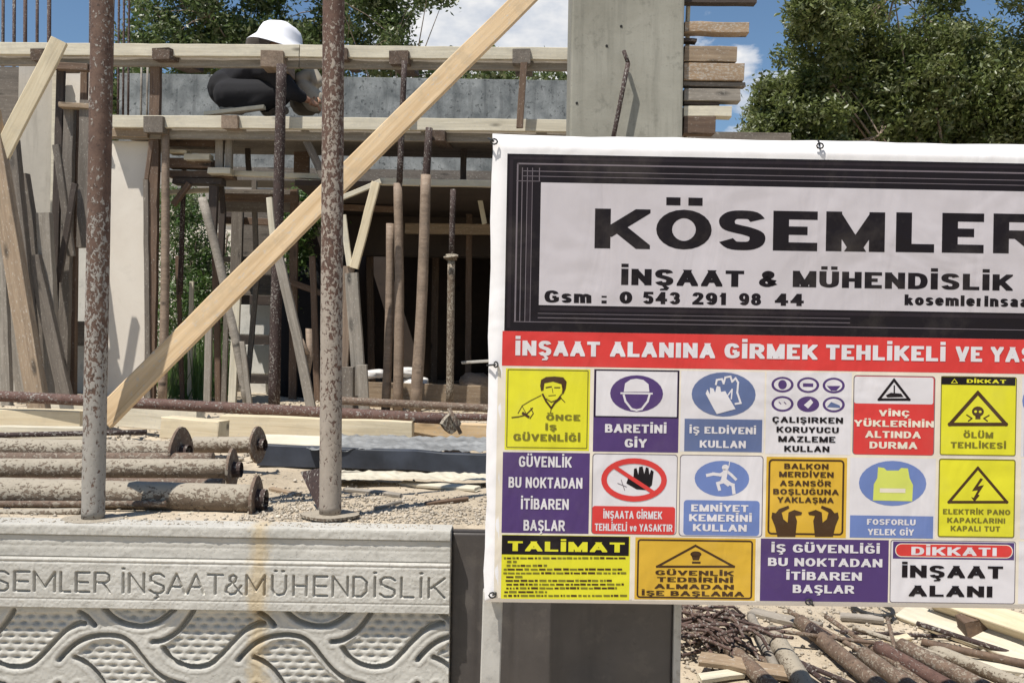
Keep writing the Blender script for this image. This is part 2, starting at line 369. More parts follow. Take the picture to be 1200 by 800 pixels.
# ---------------------------------------------------------------- precast wall
def unroll(px, py):
    dx, dy = px-600.0, py-400.0
    return (dx*math.cos(ROLL)+dy*math.sin(ROLL), -dx*math.sin(ROLL)+dy*math.cos(ROLL))
YW = 2.70; K = YW/F
wall = empty('precast_wall', (-1.2, YW, 0), 'grey precast concrete garden wall with an engraved company name above a wave relief', 'wall')
XR = unroll(527, 700)[0]
def relief(name, u0, u1, v0, v1, hfun, step=.9, depth=.05, base=0.0):
    us = np.linspace(u0, u1, int((u1-u0)/step)+1); vs_ = np.linspace(v0, v1, max(2, int((v1-v0)/step)+1))
    U, V = np.meshgrid(us, vs_); H = hfun(U, V)+base      # metres proud of the wall plane
    pts = np.stack([U*K, YW-H, CAMZ-V*K], -1)
    r, c = U.shape; ix = np.arange(r*c).reshape(r, c)
    q = np.stack([ix[:-1, :-1], ix[1:, :-1], ix[1:, 1:], ix[:-1, 1:]], -1).reshape(-1, 4).tolist()
    P_ = pts.reshape(-1, 3).tolist(); n0 = len(P_)
    y1 = YW+depth
    for (a, b) in ((u0, v0), (u1, v0), (u1, v1), (u0, v1)): P_.append([a*K, y1, CAMZ-b*K])
    top = list(ix[0, :]); bot = list(ix[-1, :]); lf = list(ix[:, 0]); rt = list(ix[:, -1])
    q.append([n0, *[int(i) for i in top], n0+1]); q.append([n0+2, *[int(i) for i in bot[::-1]], n0+3])
    q.append([n0+3, *[int(i) for i in lf[::-1]], n0]); q.append([n0+1, *[int(i) for i in rt], n0+2]); q.append([n0, n0+1, n0+2, n0+3])
    me = bpy.data.meshes.new(name); me.from_pydata([(a-wall.location.x, b-YW, c) for a, b, c in P_], [], q); me.materials.append(PRECAST)
    me.polygons.foreach_set('use_smooth', [True]*((r-1)*(c-1))+[False]*5); me.update()
    return link(name, me, wall)
def segdist(U, V, lines, rad=9):
    D = np.full(U.shape, 99.0); us = U[0]; vs_ = V[:, 0]
    for pl in lines:
        for (x0, y0), (x1, y1) in zip(pl[:-1], pl[1:]):
            i0, i1 = np.searchsorted(us, min(x0, x1)-rad), np.searchsorted(us, max(x0, x1)+rad)
            j0, j1 = np.searchsorted(vs_, min(y0, y1)-rad), np.searchsorted(vs_, max(y0, y1)+rad)
            if i1 <= i0 or j1 <= j0: continue
            u = U[j0:j1, i0:i1]; v = V[j0:j1, i0:i1]; dx, dy = x1-x0, y1-y0; L = dx*dx+dy*dy+1e-9
            t = np.clip(((u-x0)*dx+(v-y0)*dy)/L, 0, 1)
            D[j0:j1, i0:i1] = np.minimum(D[j0:j1, i0:i1], np.hypot(u-x0-t*dx, v-y0-t*dy))
    return D
def arc(cx, cy, rx, ry, a0, a1, n=10): return [(cx+rx*math.cos(math.radians(a0+(a1-a0)*i/n)), cy+ry*math.sin(math.radians(a0+(a1-a0)*i/n))) for i in range(n+1)]
GL = {  # single-stroke letters on a unit box, y down
 'K': [[(0, 0), (0, 1)], [(1, 0), (0, .6)], [(.3, .42), (1, 1)]],
 'E': [[(0, 0), (0, 1)], [(0, 0), (1, 0)], [(0, .5), (.9, .5)], [(0, 1), (1, 1)]],
 'M': [[(0, 1), (0, 0), (.5, .8), (1, 0), (1, 1)]], 'L': [[(0, 0), (0, 1), (1, 1)]],
 'R': [[(0, 1), (0, 0), (.7, 0), (.95, .12), (.95, .38), (.7, .5), (0, .5)], [(.5, .5), (1, 1)]],
 'I': [[(.5, 0), (.5, 1)]], 'N': [[(0, 1), (0, 0), (1, 1), (1, 0)]],
 'S': [[(.95, .14), (.7, 0), (.28, 0), (.04, .13), (.08, .37), (.5, .5), (.92, .63), (.96, .87), (.7, 1), (.28, 1), (.02, .86)]],
 'A': [[(0, 1), (.5, 0), (1, 1)], [(.2, .65), (.8, .65)]], 'T': [[(0, 0), (1, 0)], [(.5, 0), (.5, 1)]],
 'O': [arc(.5, .5, .5, .5, 0, 360, 16)], 'U': [[(0, 0), (0, .7), (.15, .93), (.5, 1), (.85, .93), (1, .7), (1, 0)]],
 'H': [[(0, 0), (0, 1)], [(1, 0), (1, 1)], [(0, .5), (1, .5)]], 'D': [[(0, 0), (0, 1), (.55, 1), (.95, .75), (.95, .25), (.55, 0), (0, 0)]],
 '&': [[(1, 1), (.3, .3), (.3, .08), (.5, 0), (.68, .1), (.62, .32), (.1, .6), (.05, .85), (.3, 1), (.6, .95), (.98, .55)]]}
name_spec = [('K', -48, -31), ('O:', -27, -8), ('S', -5, 12), ('E', 19, 36), ('M', 42, 66), ('L', 73, 84), ('E', 91, 106), ('R', 113, 130), ('I.', 144, 148),
 ('N', 153, 170), ('S,', 177, 194), ('A', 198, 218), ('A', 221, 240), ('T', 245, 262), ('&', 265, 284), ('M', 290, 311), ('U:', 320, 336), ('H', 345, 360), ('E', 369, 384),
 ('N', 391, 408), ('D', 415, 431), ('I.', 438, 442), ('S', 446, 464), ('L', 471, 485), ('I.', 492, 496), ('K', 503, 521)]
lines = []
V0, V1 = 278.0, 300.5
for ch, a, b in name_spec:
    o = unroll(0, 690)[0]-0.0
    ua, ub = unroll(a, 686)[0], unroll(b, 686)[0]
    for pl in GL[ch[0]]: lines.append([(ua+x*(ub-ua), V0+y*(V1-V0)) for x, y in pl])
    mid = (ua+ub)/2
    if '.' in ch: lines.append([(mid-.8, V0-5.5), (mid+.8, V0-5.5)])
    if ':' in ch: lines += [[(mid-5, V0-5.5), (mid-3.6, V0-5.5)], [(mid+3.6, V0-5.5), (mid+5, V0-5.5)]]
    if ',' in ch: lines.append([(mid, V1+2), (mid+1.5, V1+5), (mid-2, V1+6)])
def rough(U, V, a=.0005): return (vnoise(U, V, .35, 5)-.5)*a*2+(vnoise(U, V, .11, 6)-.5)*a*3
def hl(V, v, w, d): return -d*np.exp(-((V-v)/w)**2)
UL = unroll(-260, 700)[0]
def h_cop(U, V): return rough(U, V, .0007)+.002*sstep(222, 225, V)
relief('coping', UL, XR, 222.3, 234.6, h_cop, 1.2, .085, .004)
def h_plain(U, V): return rough(U, V)+hl(V, 241, 1, .0012)+hl(V, 247.5, 1.2, .001)
relief('plain_band', UL, XR, 235.4, 260.3, h_plain, 1.2, .08)
def h_name(U, V):
    D = segdist(U, V, lines, 5)
    return rough(U, V, .0006)-.011*np.clip(1.12-D/1.5, 0, 1)**.7+hl(V, 266, 1.1, .0022)+hl(V, 309, 1.0, .0016)+.004*sstep(261, 263, V)
relief('name_panel', UL, XR, 261.0, 319.0, h_name, .62, .08, .006)
per = 211.0
G1 = [[(225, 716), (217, 728), (205, 742), (190, 751), (177, 753)],
      [(190, 760), (197, 771), (210, 779), (226, 782.5), (243, 780), (256, 770), (270, 755), (285, 740), (300, 732), (308, 731)],
      [(302, 718), (312, 724), (320, 733)],
      [(120, 712), (129, 722), (140, 729), (152, 733), (165, 734.5), (178, 732), (190, 725), (203, 714)],
      [(67, 774), (76, 764), (88, 754), (105, 747), (125, 745), (142, 748), (154, 757), (164, 770), (176, 784), (190, 795), (205, 801), (214, 803)],
      [(86, 771), (97, 777), (108, 787), (117, 799), (124, 812)]]
REG = [[(228, 719), (300, 719), (306, 727), (285, 736), (270, 751), (256, 766), (243, 775), (226, 778), (210, 775), (197, 766), (193, 757), (207, 745), (220, 731)],
       [(90, 767), (98, 759), (108, 752), (125, 750), (140, 753), (150, 761), (160, 774), (172, 787), (186, 799), (200, 808), (190, 822), (160, 830), (135, 822), (122, 800), (106, 780)],
       [(134, 716), (144, 724), (165, 729.5), (182, 724), (194, 716)]]
def inpoly(U, V, poly):
    ins = np.zeros(U.shape, bool); n = len(poly)
    for i in range(n):
        (x0, y0), (x1, y1) = poly[i], poly[(i+1) % n]
        c = ((y0 > V) != (y1 > V)) & (U < (x1-x0)*(V-y0)/(y1-y0+1e-12)+x0); ins ^= c
    return ins
def smooth_pl(pl, n=4):
    out = []
    for i in range(len(pl)-1):
        p0, p1, p2, p3 = pl[max(i-1, 0)], pl[i], pl[i+1], pl[min(i+2, len(pl)-1)]
        for k in range(n):
            t = k/n; out.append(tuple(.5*((2*b)+(-a+c)*t+(2*a-5*b+4*c-d)*t*t+(-a+3*b-3*c+d)*t**3) for a, b, c, d in zip(p0, p1, p2, p3)))
    out.append(pl[-1]); return out
def h_pat(U, V):
    gl = []; R = np.zeros(U.shape, bool)
    for (ox, oy) in ((0, 0), (75, 88), (150, 176), (225, 264)):
        for k in range(-4, 3):
            dx = ox+per*k
            for pl in G1: gl.append([unroll(a+dx, b+oy) for a, b in smooth_pl([(a, b) for a, b in pl])])
            for rg in REG: R |= inpoly(U, V, [unroll(a+dx, b+oy) for a, b in rg])
            if oy == 0: pass
    # second row of arches that shows at the foot of the picture
    D = segdist(U, V, gl, 9)
    inner = 1.0*R
    for _ in range(3): inner[1:-1, 1:-1] = (inner[1:-1, 1:-1]*2+inner[:-2, 1:-1]+inner[2:, 1:-1]+inner[1:-1, :-2]+inner[1:-1, 2:])/6
    a = (V % 16.4 < 8.2)*7.6
    uu = ((U+a) % 15.2)-7.6; vv = (V % 8.2)-4.1
    pit = np.exp(-((uu/4.2)**2+(vv/1.9)**2))*np.clip(1.4-V*0, 0, 1)
    h = rough(U, V, .0005)-.030*np.clip(1.15-D/2.9, 0, 1)**.55+.0016*np.exp(-((D-6.5)/2.2)**2)
    return h-inner*(.006+.010*pit)
relief('wave_panel', UL, XR, 319.8, 470.0, h_pat, .8, .075, -.009)
relief('plain_foot', UL, XR, 470.8, 664.0, lambda U, V: rough(U, V), 6, .075, -.004)
relief('plain_end_bay', UL-900, UL-1.0, 222.3, 664, lambda U, V: rough(U, V), 8, .085, .0)
# ---------------------------------------------------------------- gate and its posts
YG = 2.745
gl_, gr_ = P(529, 700, YG).x, P(788, 740, YG).x
gate = empty('sheet_metal_gate', ((gl_+gr_)/2, YG, 0), 'dark grey sheet metal gate leaf below the banner, creased and dented', 'gate')
us = np.linspace(gl_, gr_, 90); vs_ = np.linspace(.06, .985, 130); U, V = np.meshgrid(us, vs_)
H = (vnoise(U, V, 9, 21)-.5)*.008+(vnoise(U, V, 3, 22)-.5)*.016
for xx, d, w in ((.02, .006, .006), (-.075, .004, .008), (.27, .004, .02)): H += d*np.exp(-((U-xx)/w)**2)*sstep(.5, .7, V)*sstep(.95, .8, V)
pts = np.stack([U, YG-.0+H, V], -1); r, c = U.shape; ix = np.arange(r*c).reshape(r, c)
q = np.stack([ix[:-1, :-1], ix[:-1, 1:], ix[1:, 1:], ix[1:, :-1]], -1).reshape(-1, 4).tolist()
mb = MB(); mb.add(pts.reshape(-1, 3).tolist(), q, BLACKSHEET); s_ = mb.build('sheet_panel', gate, tuple(gate.location), True)
md = s_.modifiers.new('thick', 'SOLIDIFY'); md.thickness = .002
for nm, z0, z1 in (('rail', .962, .99), ('rail', .05, .08)): tri_boxes(nm, (gl_, YG+.012, z0), (gr_, YG+.04, z1), BLACKSHEET, gate, .003)
for x0 in (gl_, gr_-.03): tri_boxes('stile', (x0, YG+.012, .081), (x0+.03, YG+.04, .961), BLACKSHEET, gate, .003)
gp = tri_boxes('gate_post', (gr_+.002, YG-.01, 0), (gr_+.022, YG+.04, .97), STEELW, None, .003, label='slim pale grey gate post at the right edge of the dark gate', cat='post')
# ---------------------------------------------------------------- banner
BK_K = .019; BY0 = 2.50
b0 = P(567, 703, BY0)
def BP(px, py, lay=0.0):
    """point of the banner plane behind a photo pixel, raised lay metres"""
    a = P(px, py, 1.0)-Vector((0, 0, CAMZ)); # ray, y component 1
    # plane: Y = BY0 + k*(X-b0.x)
    t = (BY0-BK_K*b0.x)/(1-BK_K*a.x); t -= lay
    return Vector((0, 0, CAMZ))+a*t
def sl(v): return .0195+(.0125-.0195)*(v-158)/547.0
def D(u, v, lay=0.0): return BP(u-.018*(v-158), v+sl(v)*(u-590), lay)
def inv(px, py):
    v = py
    for _ in range(3): v = py-sl(v)*(px+.018*(v-158)-590)
    return px+.018*(v-158), v
banner = empty('site_banner', (D(960, 705).x, BY0, 0), 'large printed vinyl banner with company name above rows of safety notices', 'banner')
UB0, UB1, VB0, VB1 = 577.0, 1362.0, 158.0, 705.0
us = np.unique(np.concatenate([UB0+np.linspace(0, 17, 9), UB1-np.linspace(0, 17, 9), np.linspace(UB0+17, UB1-17, 24)]))
vs_ = np.unique(np.concatenate([VB0+np.linspace(0, 19, 9), VB1-np.linspace(0, 9, 6), np.linspace(VB0+19, VB1-9, 20)]))
mb = MB(); pv = []
for v in vs_:
    for u in us:
        d = max(0, 1-(u-UB0)/15, 1-(UB1-u)/15, 1-(v-VB0)/17, 1-(VB1-v)/8)
        wv = .0012*math.sin(u*.19)*math.sin(v*.13) if d > 0 else 0
        sgx = (math.sin(v*.045)*.8+math.sin(v*.11)*.5) if u in (UB0,) else 0
        sgy = (math.sin(u*.03)*.6+math.sin(u*.085)*.4) if v == VB0 else 0
        pv.append(D(u+sgx, v+sgy, -.018*d*d+wv))
r, c = len(vs_), len(us); q = [[i*c+j, (i+1)*c+j, (i+1)*c+j+1, i*c+j+1] for i in range(r-1) for j in range(c-1)]
mb.add(pv, q, BORD); sh = mb.build('vinyl_sheet', banner, tuple(banner.location), True)
# frame behind
def bbox_tube(nm, a, b, w=.03):
    return board(nm, a, b, w, w, STEELW, parent=banner, jit=.0003)
bk = -.040
bbox_tube('frame_tube', D(UB0+9, VB0+9, bk), D(UB1-9, VB0+9, bk)); bbox_tube('frame_tube', D(UB0+9, VB1-9, bk), D(UB1-9, VB1-9, bk))
bbox_tube('frame_tube', D(UB0+9, VB0+17, bk), D(UB0+9, VB1-17, bk)); bbox_tube('frame_tube', D(UB1-9, VB0+17, bk), D(UB1-9, VB1-17, bk))
for px in (572, 1345):
    a = P(px, 700, BY0+.075); board('leg', (a.x, a.y, gz(a.x, a.y)-.05 if px > 900 else -.02), (a.x+.012, a.y, P(px, 690, BY0+.075).z), .05, .035, STEELW, parent=banner, jit=.0005)
# printing
L1, L2, L3, L4, L5 = .0004, .0007, .0010, .0013, .0016

def smooth_pl(pl, n=4):
    out = []
    for i in range(len(pl)-1):
        p0, p1, p2, p3 = pl[max(i-1, 0)], pl[i], pl[i+1], pl[min(i+2, len(pl)-1)]
        for k in range(n):
            t = k/n; out.append(tuple(.5*((2*b)+(-a+c)*t+(2*a-5*b+4*c-d)*t*t+(-a+3*b-3*c+d)*t**3) for a, b, c, d in zip(p0, p1, p2, p3)))
    out.append(pl[-1]); return out
XH = .30
SM = lambda *p: smooth_pl(list(p), 4)
SG_ = SM((.97, .17), (.82, .03), (.5, 0), (.2, .03), (.04, .18), (.1, .37), (.35, .455), (.68, .53), (.95, .65), (.95, .86), (.78, .975), (.5, 1), (.2, .97), (.02, .82))
OV = arc(.5, .5, .5, .5, 0, 360, 24)
FONT = {
 'A': (.92, [[(0, 1), (.5, 0)], [(1, 1), (.5, 0)], [(.22, .72), (.78, .72)]]),
 'B': (.8, [[(0, 0), (0, 1)], [(0, 0), (.65, 0), (.88, .1), (.88, .38), (.65, .48), (0, .48)], [(.6, .48), (.85, .52), (1, .66), (1, .86), (.8, 1), (0, 1)]]),
 'C': (.85, [SM((.97, .28), (.85, .08), (.5, 0), (.14, .1), (0, .5), (.14, .9), (.5, 1), (.85, .92), (.97, .72))]),
 'D': (.85, [[(0, 0), (0, 1)], [(0, 0)]+SM((.45, 0), (.85, .12), (1, .5), (.85, .88), (.45, 1))+[(0, 1)]]),
 'E': (.75, [[(0, 0), (0, 1)], [(0, 0), (1, 0)], [(0, .49), (.93, .49)], [(0, 1), (1, 1)]]),
 'F': (.72, [[(0, 0), (0, 1)], [(0, 0), (1, 0)], [(0, .5), (.9, .5)]]),
 'G': (.88, [SM((.95, .24), (.82, .07), (.5, 0), (.14, .1), (0, .5), (.14, .9), (.5, 1), (.85, .95), (.98, .86))+[(.98, .55)], [(.55, .55), (.98, .55)]]),
 'H': (.85, [[(0, 0), (0, 1)], [(1, 0), (1, 1)], [(0, .5), (1, .5)]]), 'I': (0, [[(.5, 0), (.5, 1)]]),
 'K': (.88, [[(0, 0), (0, 1)], [(.1, .66), (.92, 0)], [(.36, .42), (.95, 1)]]), 'L': (.72, [[(0, 0), (0, 1)], [(0, 1), (1, 1)]]),
 'M': (1.02, [[(0, 0), (0, 1)], [(1, 0), (1, 1)], [(.02, 0), (.5, 1)], [(.98, 0), (.5, 1)]]),
 'N': (.87, [[(0, 0), (0, 1)], [(1, 0), (1, 1)], [(.02, 0), (.98, 1)]]), 'O': (.9, [OV]),
 'P': (.78, [[(0, 0), (0, 1)], [(0, 0), (.65, 0), (.92, .1), (1, .28), (.92, .46), (.65, .56), (0, .56)]]),
 'R': (.87, [[(0, 0), (0, 1)], [(0, 0), (.65, 0), (.9, .08), (.97, .26), (.9, .44), (.65, .53), (0, .53)], [(.45, .5), (.98, 1)]]),
 'S': (.82, [SG_]), 'T': (.8, [[(0, 0), (1, 0)], [(.5, 0), (.5, 1)]]),
 'U': (.85, [[(0, 0), (0, .6)]+SM((0, .66), (.1, .9), (.5, 1), (.9, .9), (1, .66))+[(1, 0)]]), 'V': (.88, [[(0, 0), (.5, 1)], [(1, 0), (.5, 1)]]),
 'Y': (.85, [[(0, 0), (.5, .56)], [(1, 0), (.5, .56)], [(.5, .5), (.5, 1)]]), 'Z': (.78, [[(0, 0), (1, 0)], [(.95, .02), (.05, .98)], [(0, 1), (1, 1)]]),
 '&': (.95, [SM((.98, 1), (.66, .72), (.3, .34), (.26, .12), (.48, 0), (.7, .1), (.66, .3), (.4, .46), (.08, .66), (.06, .88), (.34, 1), (.62, .94), (.9, .56))]),
 '0': (.74, [OV]), '1': (.5, [[(.65, 0), (.65, 1)], [(0, .28), (.6, .04)]]), '2': (.74, [SM((.02, .26), (.2, .03), (.55, 0), (.92, .1), (.94, .34), (.6, .62), (.1, .92))+[(.04, 1)], [(.04, 1), (1, 1)]]),
 '3': (.74, [SM((.04, .2), (.25, .02), (.6, 0), (.9, .12), (.88, .38), (.45, .48)), SM((.45, .48), (.9, .56), (.98, .8), (.75, .98), (.4, 1), (.02, .82))]),
 '4': (.78, [[(.74, 0), (.74, 1)], [(.66, .02), (.04, .68)], [(0, .7), (1, .7)]]), '5': (.74, [[(.95, 0), (.2, 0)], [(.18, 0), (.1, .48)], SM((.1, .48), (.5, .38), (.9, .5), (.98, .76), (.78, .98), (.4, 1), (.02, .82))]),
 '8': (.74, [arc(.5, .24, .42, .24, 0, 360, 14), arc(.5, .74, .5, .26, 0, 360, 14)]), '9': (.74, [arc(.5, .32, .5, .32, 0, 360, 16), SM((1, .32), (.98, .7), (.75, .96), (.4, 1), (.06, .86))]),
 ':': (0, [[(.5, .34), (.5, .52)], [(.5, .82), (.5, 1)]]),
 'a': (.66, [SM((.08, .46), (.3, .31), (.65, .31), (.9, .42))+[(.92, 1)], SM((.92, .58), (.4, .62), (.06, .78), (.2, .98), (.6, .98), (.92, .82))]),
 'e': (.68, [SM((.95, .84), (.7, .98), (.4, 1), (.08, .86), (0, .65), (.1, .42), (.5, XH), (.9, .42), (.98, .65))+[(.04, .65)]]),
 'i': (0, [[(.5, XH), (.5, 1)], [(.5, 0), (.5, .14)]]), 'l': (0, [[(.5, 0), (.5, 1)]]), 'k': (.68, [[(0, 0), (0, 1)], [(.1, .74), (.95, XH)], [(.4, .55), (.98, 1)]]),
 'm': (1.05, [[(0, XH), (0, 1)], SM((0, .46), (.25, XH), (.48, .4))+[(.5, 1)], SM((.5, .46), (.75, XH), (.98, .4))+[(1, 1)]]),
 'n': (.68, [[(0, XH), (0, 1)], SM((0, .46), (.5, XH), (.95, .42))+[(1, 1)]]), 'o': (.7, [arc(.5, .65, .5, .35, 0, 360, 18)]),
 'r': (.48, [[(0, XH), (0, 1)], SM((0, .5), (.4, XH+.02), (1, XH))]), 's': (.62, [[(a, XH+b*(1-XH)) for a, b in SG_]]),
 't': (.45, [[(.4, .06), (.4, .9), (.95, 1)], [(0, XH), (1, XH)]]), 'v': (.7, [[(0, XH), (.5, 1)], [(1, XH), (.5, 1)]])}
ACC = {'İ': ('I', 'dot'), 'Ö': ('O', 'um'), 'Ü': ('U', 'um'), 'Ş': ('S', 'ced'), 'Ç': ('C', 'ced'), 'Ğ': ('G', 'brv')}
def clip_poly(pl, W_, H_):
    for (ax, s_, lim) in ((0, 1, 0), (0, -1, -W_), (1, 1, 0), (1, -1, -H_)):
        o = []
        for i in range(len(pl)):
            a, b = pl[i-1], pl[i]; da, db = s_*a[ax]-lim, s_*b[ax]-lim
            if (da >= 0) != (db >= 0): t = da/(da-db); o.append((a[0]+(b[0]-a[0])*t, a[1]+(b[1]-a[1])*t))
            if db >= 0: o.append(b)
        pl = o
        if len(pl) < 3: return None
    return pl
def glyph(ch, bw, h, wx, wy):
    """polygons of a heavy grotesque letter in a bw x h box; stems wx wide, bars wy high"""
    base, acc = ACC.get(ch, (ch, None)); W_, H_ = max(bw/wx, 1), h/wy; out = []
    for si, st in enumerate(FONT[base][1]):
        pts = [(.5+(W_-1)*x, .5+(H_-1)*y) for x, y in st]; closed = len(st) > 4 and math.dist(st[0], st[-1]) < 1e-6
        n = len(pts)
        if not closed:
            for e, f_ in ((0, 1), (-1, -2)):
                x, y = st[e]; d = Vector((pts[e][0]-pts[f_][0], pts[e][1]-pts[f_][1])); d.normalize()
                onx = x in (0, 1); ony = y in (0, 1) or (base.islower() and y == XH)
                diag = abs(d.x) > .15 and abs(d.y) > .15
                if len(st) <= 3 and (onx or ony or diag): k = (.7 if x == .5 else 1.2) if diag and (y in (0, 1)) else .5 if not diag else .1
                elif abs(d.x) > .99 and y in (0, 1): k = .5
                elif abs(d.y) > .99 and ony: k = .5
                else: k = 0.0
                pts[e] = (pts[e][0]+d.x*k, pts[e][1]+d.y*k)
        nr = []
        for i in range(n):
            a = pts[i-1] if i > 0 else (pts[-2] if closed else None); b = pts[i+1] if i < n-1 else (pts[1] if closed else None); c = pts[i]
            d1 = (Vector(c)-Vector(a)).normalized() if a else None; d2 = (Vector(b)-Vector(c)).normalized() if b else None
            if d1 is None: d1 = d2
            if d2 is None: d2 = d1
            t = (d1+d2)
            t = t.normalized() if t.length > 1e-4 else d1
            k = 1/max(.45, abs(t.dot(d1))); nr.append((-t.y*.5*k, t.x*.5*k))
        for i in range(n-1):
            (x0, y0), (x1, y1) = pts[i], pts[i+1]; a, b = nr[i], nr[i+1]
            q_ = clip_poly([(x0+a[0], y0+a[1]), (x0-a[0], y0-a[1]), (x1-b[0], y1-b[1]), (x1+b[0], y1+b[1])], W_, H_)
            if q_: out.append((si, q_))
    cx = W_/2
    R_ = lambda a, b, c, d: out.append((7, [(a, b), (c, b), (c, d), (a, d)]))
    if acc == 'dot': R_(cx-.5, -1.45, cx+.5, -.45)
    if acc == 'um': R_(cx-1.15, -1.45, cx-.25, -.5); R_(cx+.25, -1.45, cx+1.15, -.5)
    if acc == 'ced': out.append((7, [(cx-.3, H_), (cx+.3, H_), (cx+.75, H_+.6), (cx+.45, H_+1.35), (cx-.6, H_+1.4), (cx-.5, H_+.9), (cx+.05, H_+.75)]))
    if acc == 'brv': out.append((7, [(cx-.9, -1.3), (cx-.4, -1.3), (cx, -.95), (cx+.4, -1.3), (cx+.9, -1.3), (cx+.3, -.45), (cx-.3, -.45)]))
    return [(si, [(x*wx, y*wy) for x, y in q_]) for si, q_ in out]
class Print:
    def __init__(s): s.mb = {}
    def _m(s, kind): return s.mb.setdefault(kind, MB())
    def face(s, kind, uv, m, lay): s._m(kind).add([D(a, b, lay) for a, b in uv], [list(range(len(uv)))[::-1]], m)
    def rect(s, x0, y0, x1, y1, m, lay=L1, kind='print'):
        cx, cy = (x0+x1)/2, (y0+y1)/2
        u0 = inv(x0, cy)[0]; u1 = inv(x1, cy)[0]; v0 = inv(cx, y0)[1]; v1 = inv(cx, y1)[1]
        s.face(kind, [(u0, v0), (u1, v0), (u1, v1), (u0, v1)], m, lay); return u0, v0, u1, v1
    def _rr(s, x0, y0, x1, y1, r):
        cx, cy = (x0+x1)/2, (y0+y1)/2
        u0 = inv(x0, cy)[0]; u1 = inv(x1, cy)[0]; v0 = inv(cx, y0)[1]; v1 = inv(cx, y1)[1]; o = []
        for (a, b, t) in ((u1-r, v0+r, -90), (u1-r, v1-r, 0), (u0+r, v1-r, 90), (u0+r, v0+r, 180)): o += arc(a, b, r, r, t, t+90, 5)
        return o
    def rrect(s, x0, y0, x1, y1, r, m, lay=L2, kind='print'): s.face(kind, s._rr(x0, y0, x1, y1, r), m, lay)
    def outline(s, x0, y0, x1, y1, r, w, m, lay=L2, kind='print'):
        a = s._rr(x0, y0, x1, y1, r); b = s._rr(x0+w, y0+w, x1-w, y1-w, max(r-w, .3)); n = len(a)
        s._m(kind).add([D(*p, lay) for p in a+b], [[i, i+n, (i+1) % n+n, (i+1) % n] for i in range(n)], m)
    def ell(s, cx, cy, rx, ry, m, lay=L2, kind='pictogram', n=28): u, v = inv(cx, cy); s.face(kind, arc(u, v, rx, ry, 0, 360*(n-1)/n, n-1), m, lay)
    def ring(s, cx, cy, rx, ry, w, m, lay=L3, kind='pictogram', n=32):
        u, v = inv(cx, cy); a = arc(u, v, rx, ry, 0, 360*(n-1)/n, n-1); b = arc(u, v, rx-w, ry-w, 0, 360*(n-1)/n, n-1)
        s._m(kind).add([D(*p, lay) for p in a+b], [[i, i+n, (i+1) % n+n, (i+1) % n] for i in range(n)], m)
    def poly(s, pts, m, lay=L3, kind='pictogram'):
        uv = [inv(*p) for p in pts]; ar = sum(uv[i][0]*uv[(i+1) % len(uv)][1]-uv[(i+1) % len(uv)][0]*uv[i][1] for i in range(len(uv)))
        s.face(kind, uv if ar > 0 else uv[::-1], m, lay)
    def stroke(s, pts, w, m, lay=L3, kind='pictogram', closed=False):
        uv = [inv(*p) for p in pts]
        if closed: uv = uv+[uv[0]]
        for i, (a, b) in enumerate(zip(uv[:-1], uv[1:])):
            dx, dy = b[0]-a[0], b[1]-a[1]; L = math.hypot(dx, dy)+1e-6; nx_, ny_ = -dy/L*w/2, dx/L*w/2; ex, ey = dx/L*w*.45, dy/L*w*.45
            s.face(kind, [(a[0]-ex+nx_, a[1]-ey+ny_), (a[0]-ex-nx_, a[1]-ey-ny_), (b[0]+ex-nx_, b[1]+ey-ny_), (b[0]+ex+nx_, b[1]+ey+ny_)], m, lay+i*.000008)
    def tri(s, x0, x1, y0, y1, w, m, lay=L3, fill=None):
        c = (x0+x1)/2; A = [(c, y0), (x1, y1), (x0, y1)]
        if fill: s.poly(A, fill, lay-.00012)
        s.stroke(A, w, m, lay, closed=True)
    def text(s, t, x0, x1, y0, y1, m, bold=.03, lay=L4, res=2, kind='lettering', split=False):
        """caps of t fill the pixel box x0..x1, y0..y1 (measured in its middle)"""
        wt = .155+bold*1.15; cx, cy = (x0+x1)/2, (y0+y1)/2
        u0 = inv(x0, cy)[0]; u1 = inv(x1, cy)[0]; v0 = inv(cx, y0)[1]; v1 = inv(cx, y1)[1]; h = v1-v0
        if split: wt = .212
        iw = wt*1.45; gap = .13; ws_ = []
        for c in t: ws_.append(.34 if c == ' ' else (FONT[ACC.get(c, (c,))[0]][0] or iw))
        tot = sum(ws_)+gap*(len(t)-1); sx = (u1-u0)/tot; wy = wt*h; wx = iw*sx
        if len(t) == 1 and h > 30: wx = 18.5
        u = u0
        for i, c in enumerate(t):
            bw = ws_[i]*sx
            if c != ' ':
                k = f'letter#{len(s.mb)}' if split else kind
                for si, pl in glyph(c, bw, h, wx, wy):
                    s._m(k).add([D(u+a, v0+b, lay+si*.00001) for a, b in pl], [list(range(len(pl)))[::-1]], m)
            u += bw+gap*sx
    def emit(s, name, parent=banner, label=None, base='print'):
        o = s.mb[base].build(name, parent, tuple(parent.location))
        if label: o['label'] = label
        for k, mb_ in s.mb.items():
            if k != base:
                c = mb_.build(k.split('#')[0], o, tuple(parent.location))
                if k in ('lettering', 'fine_print'): c['kind'] = 'stuff'
        return o
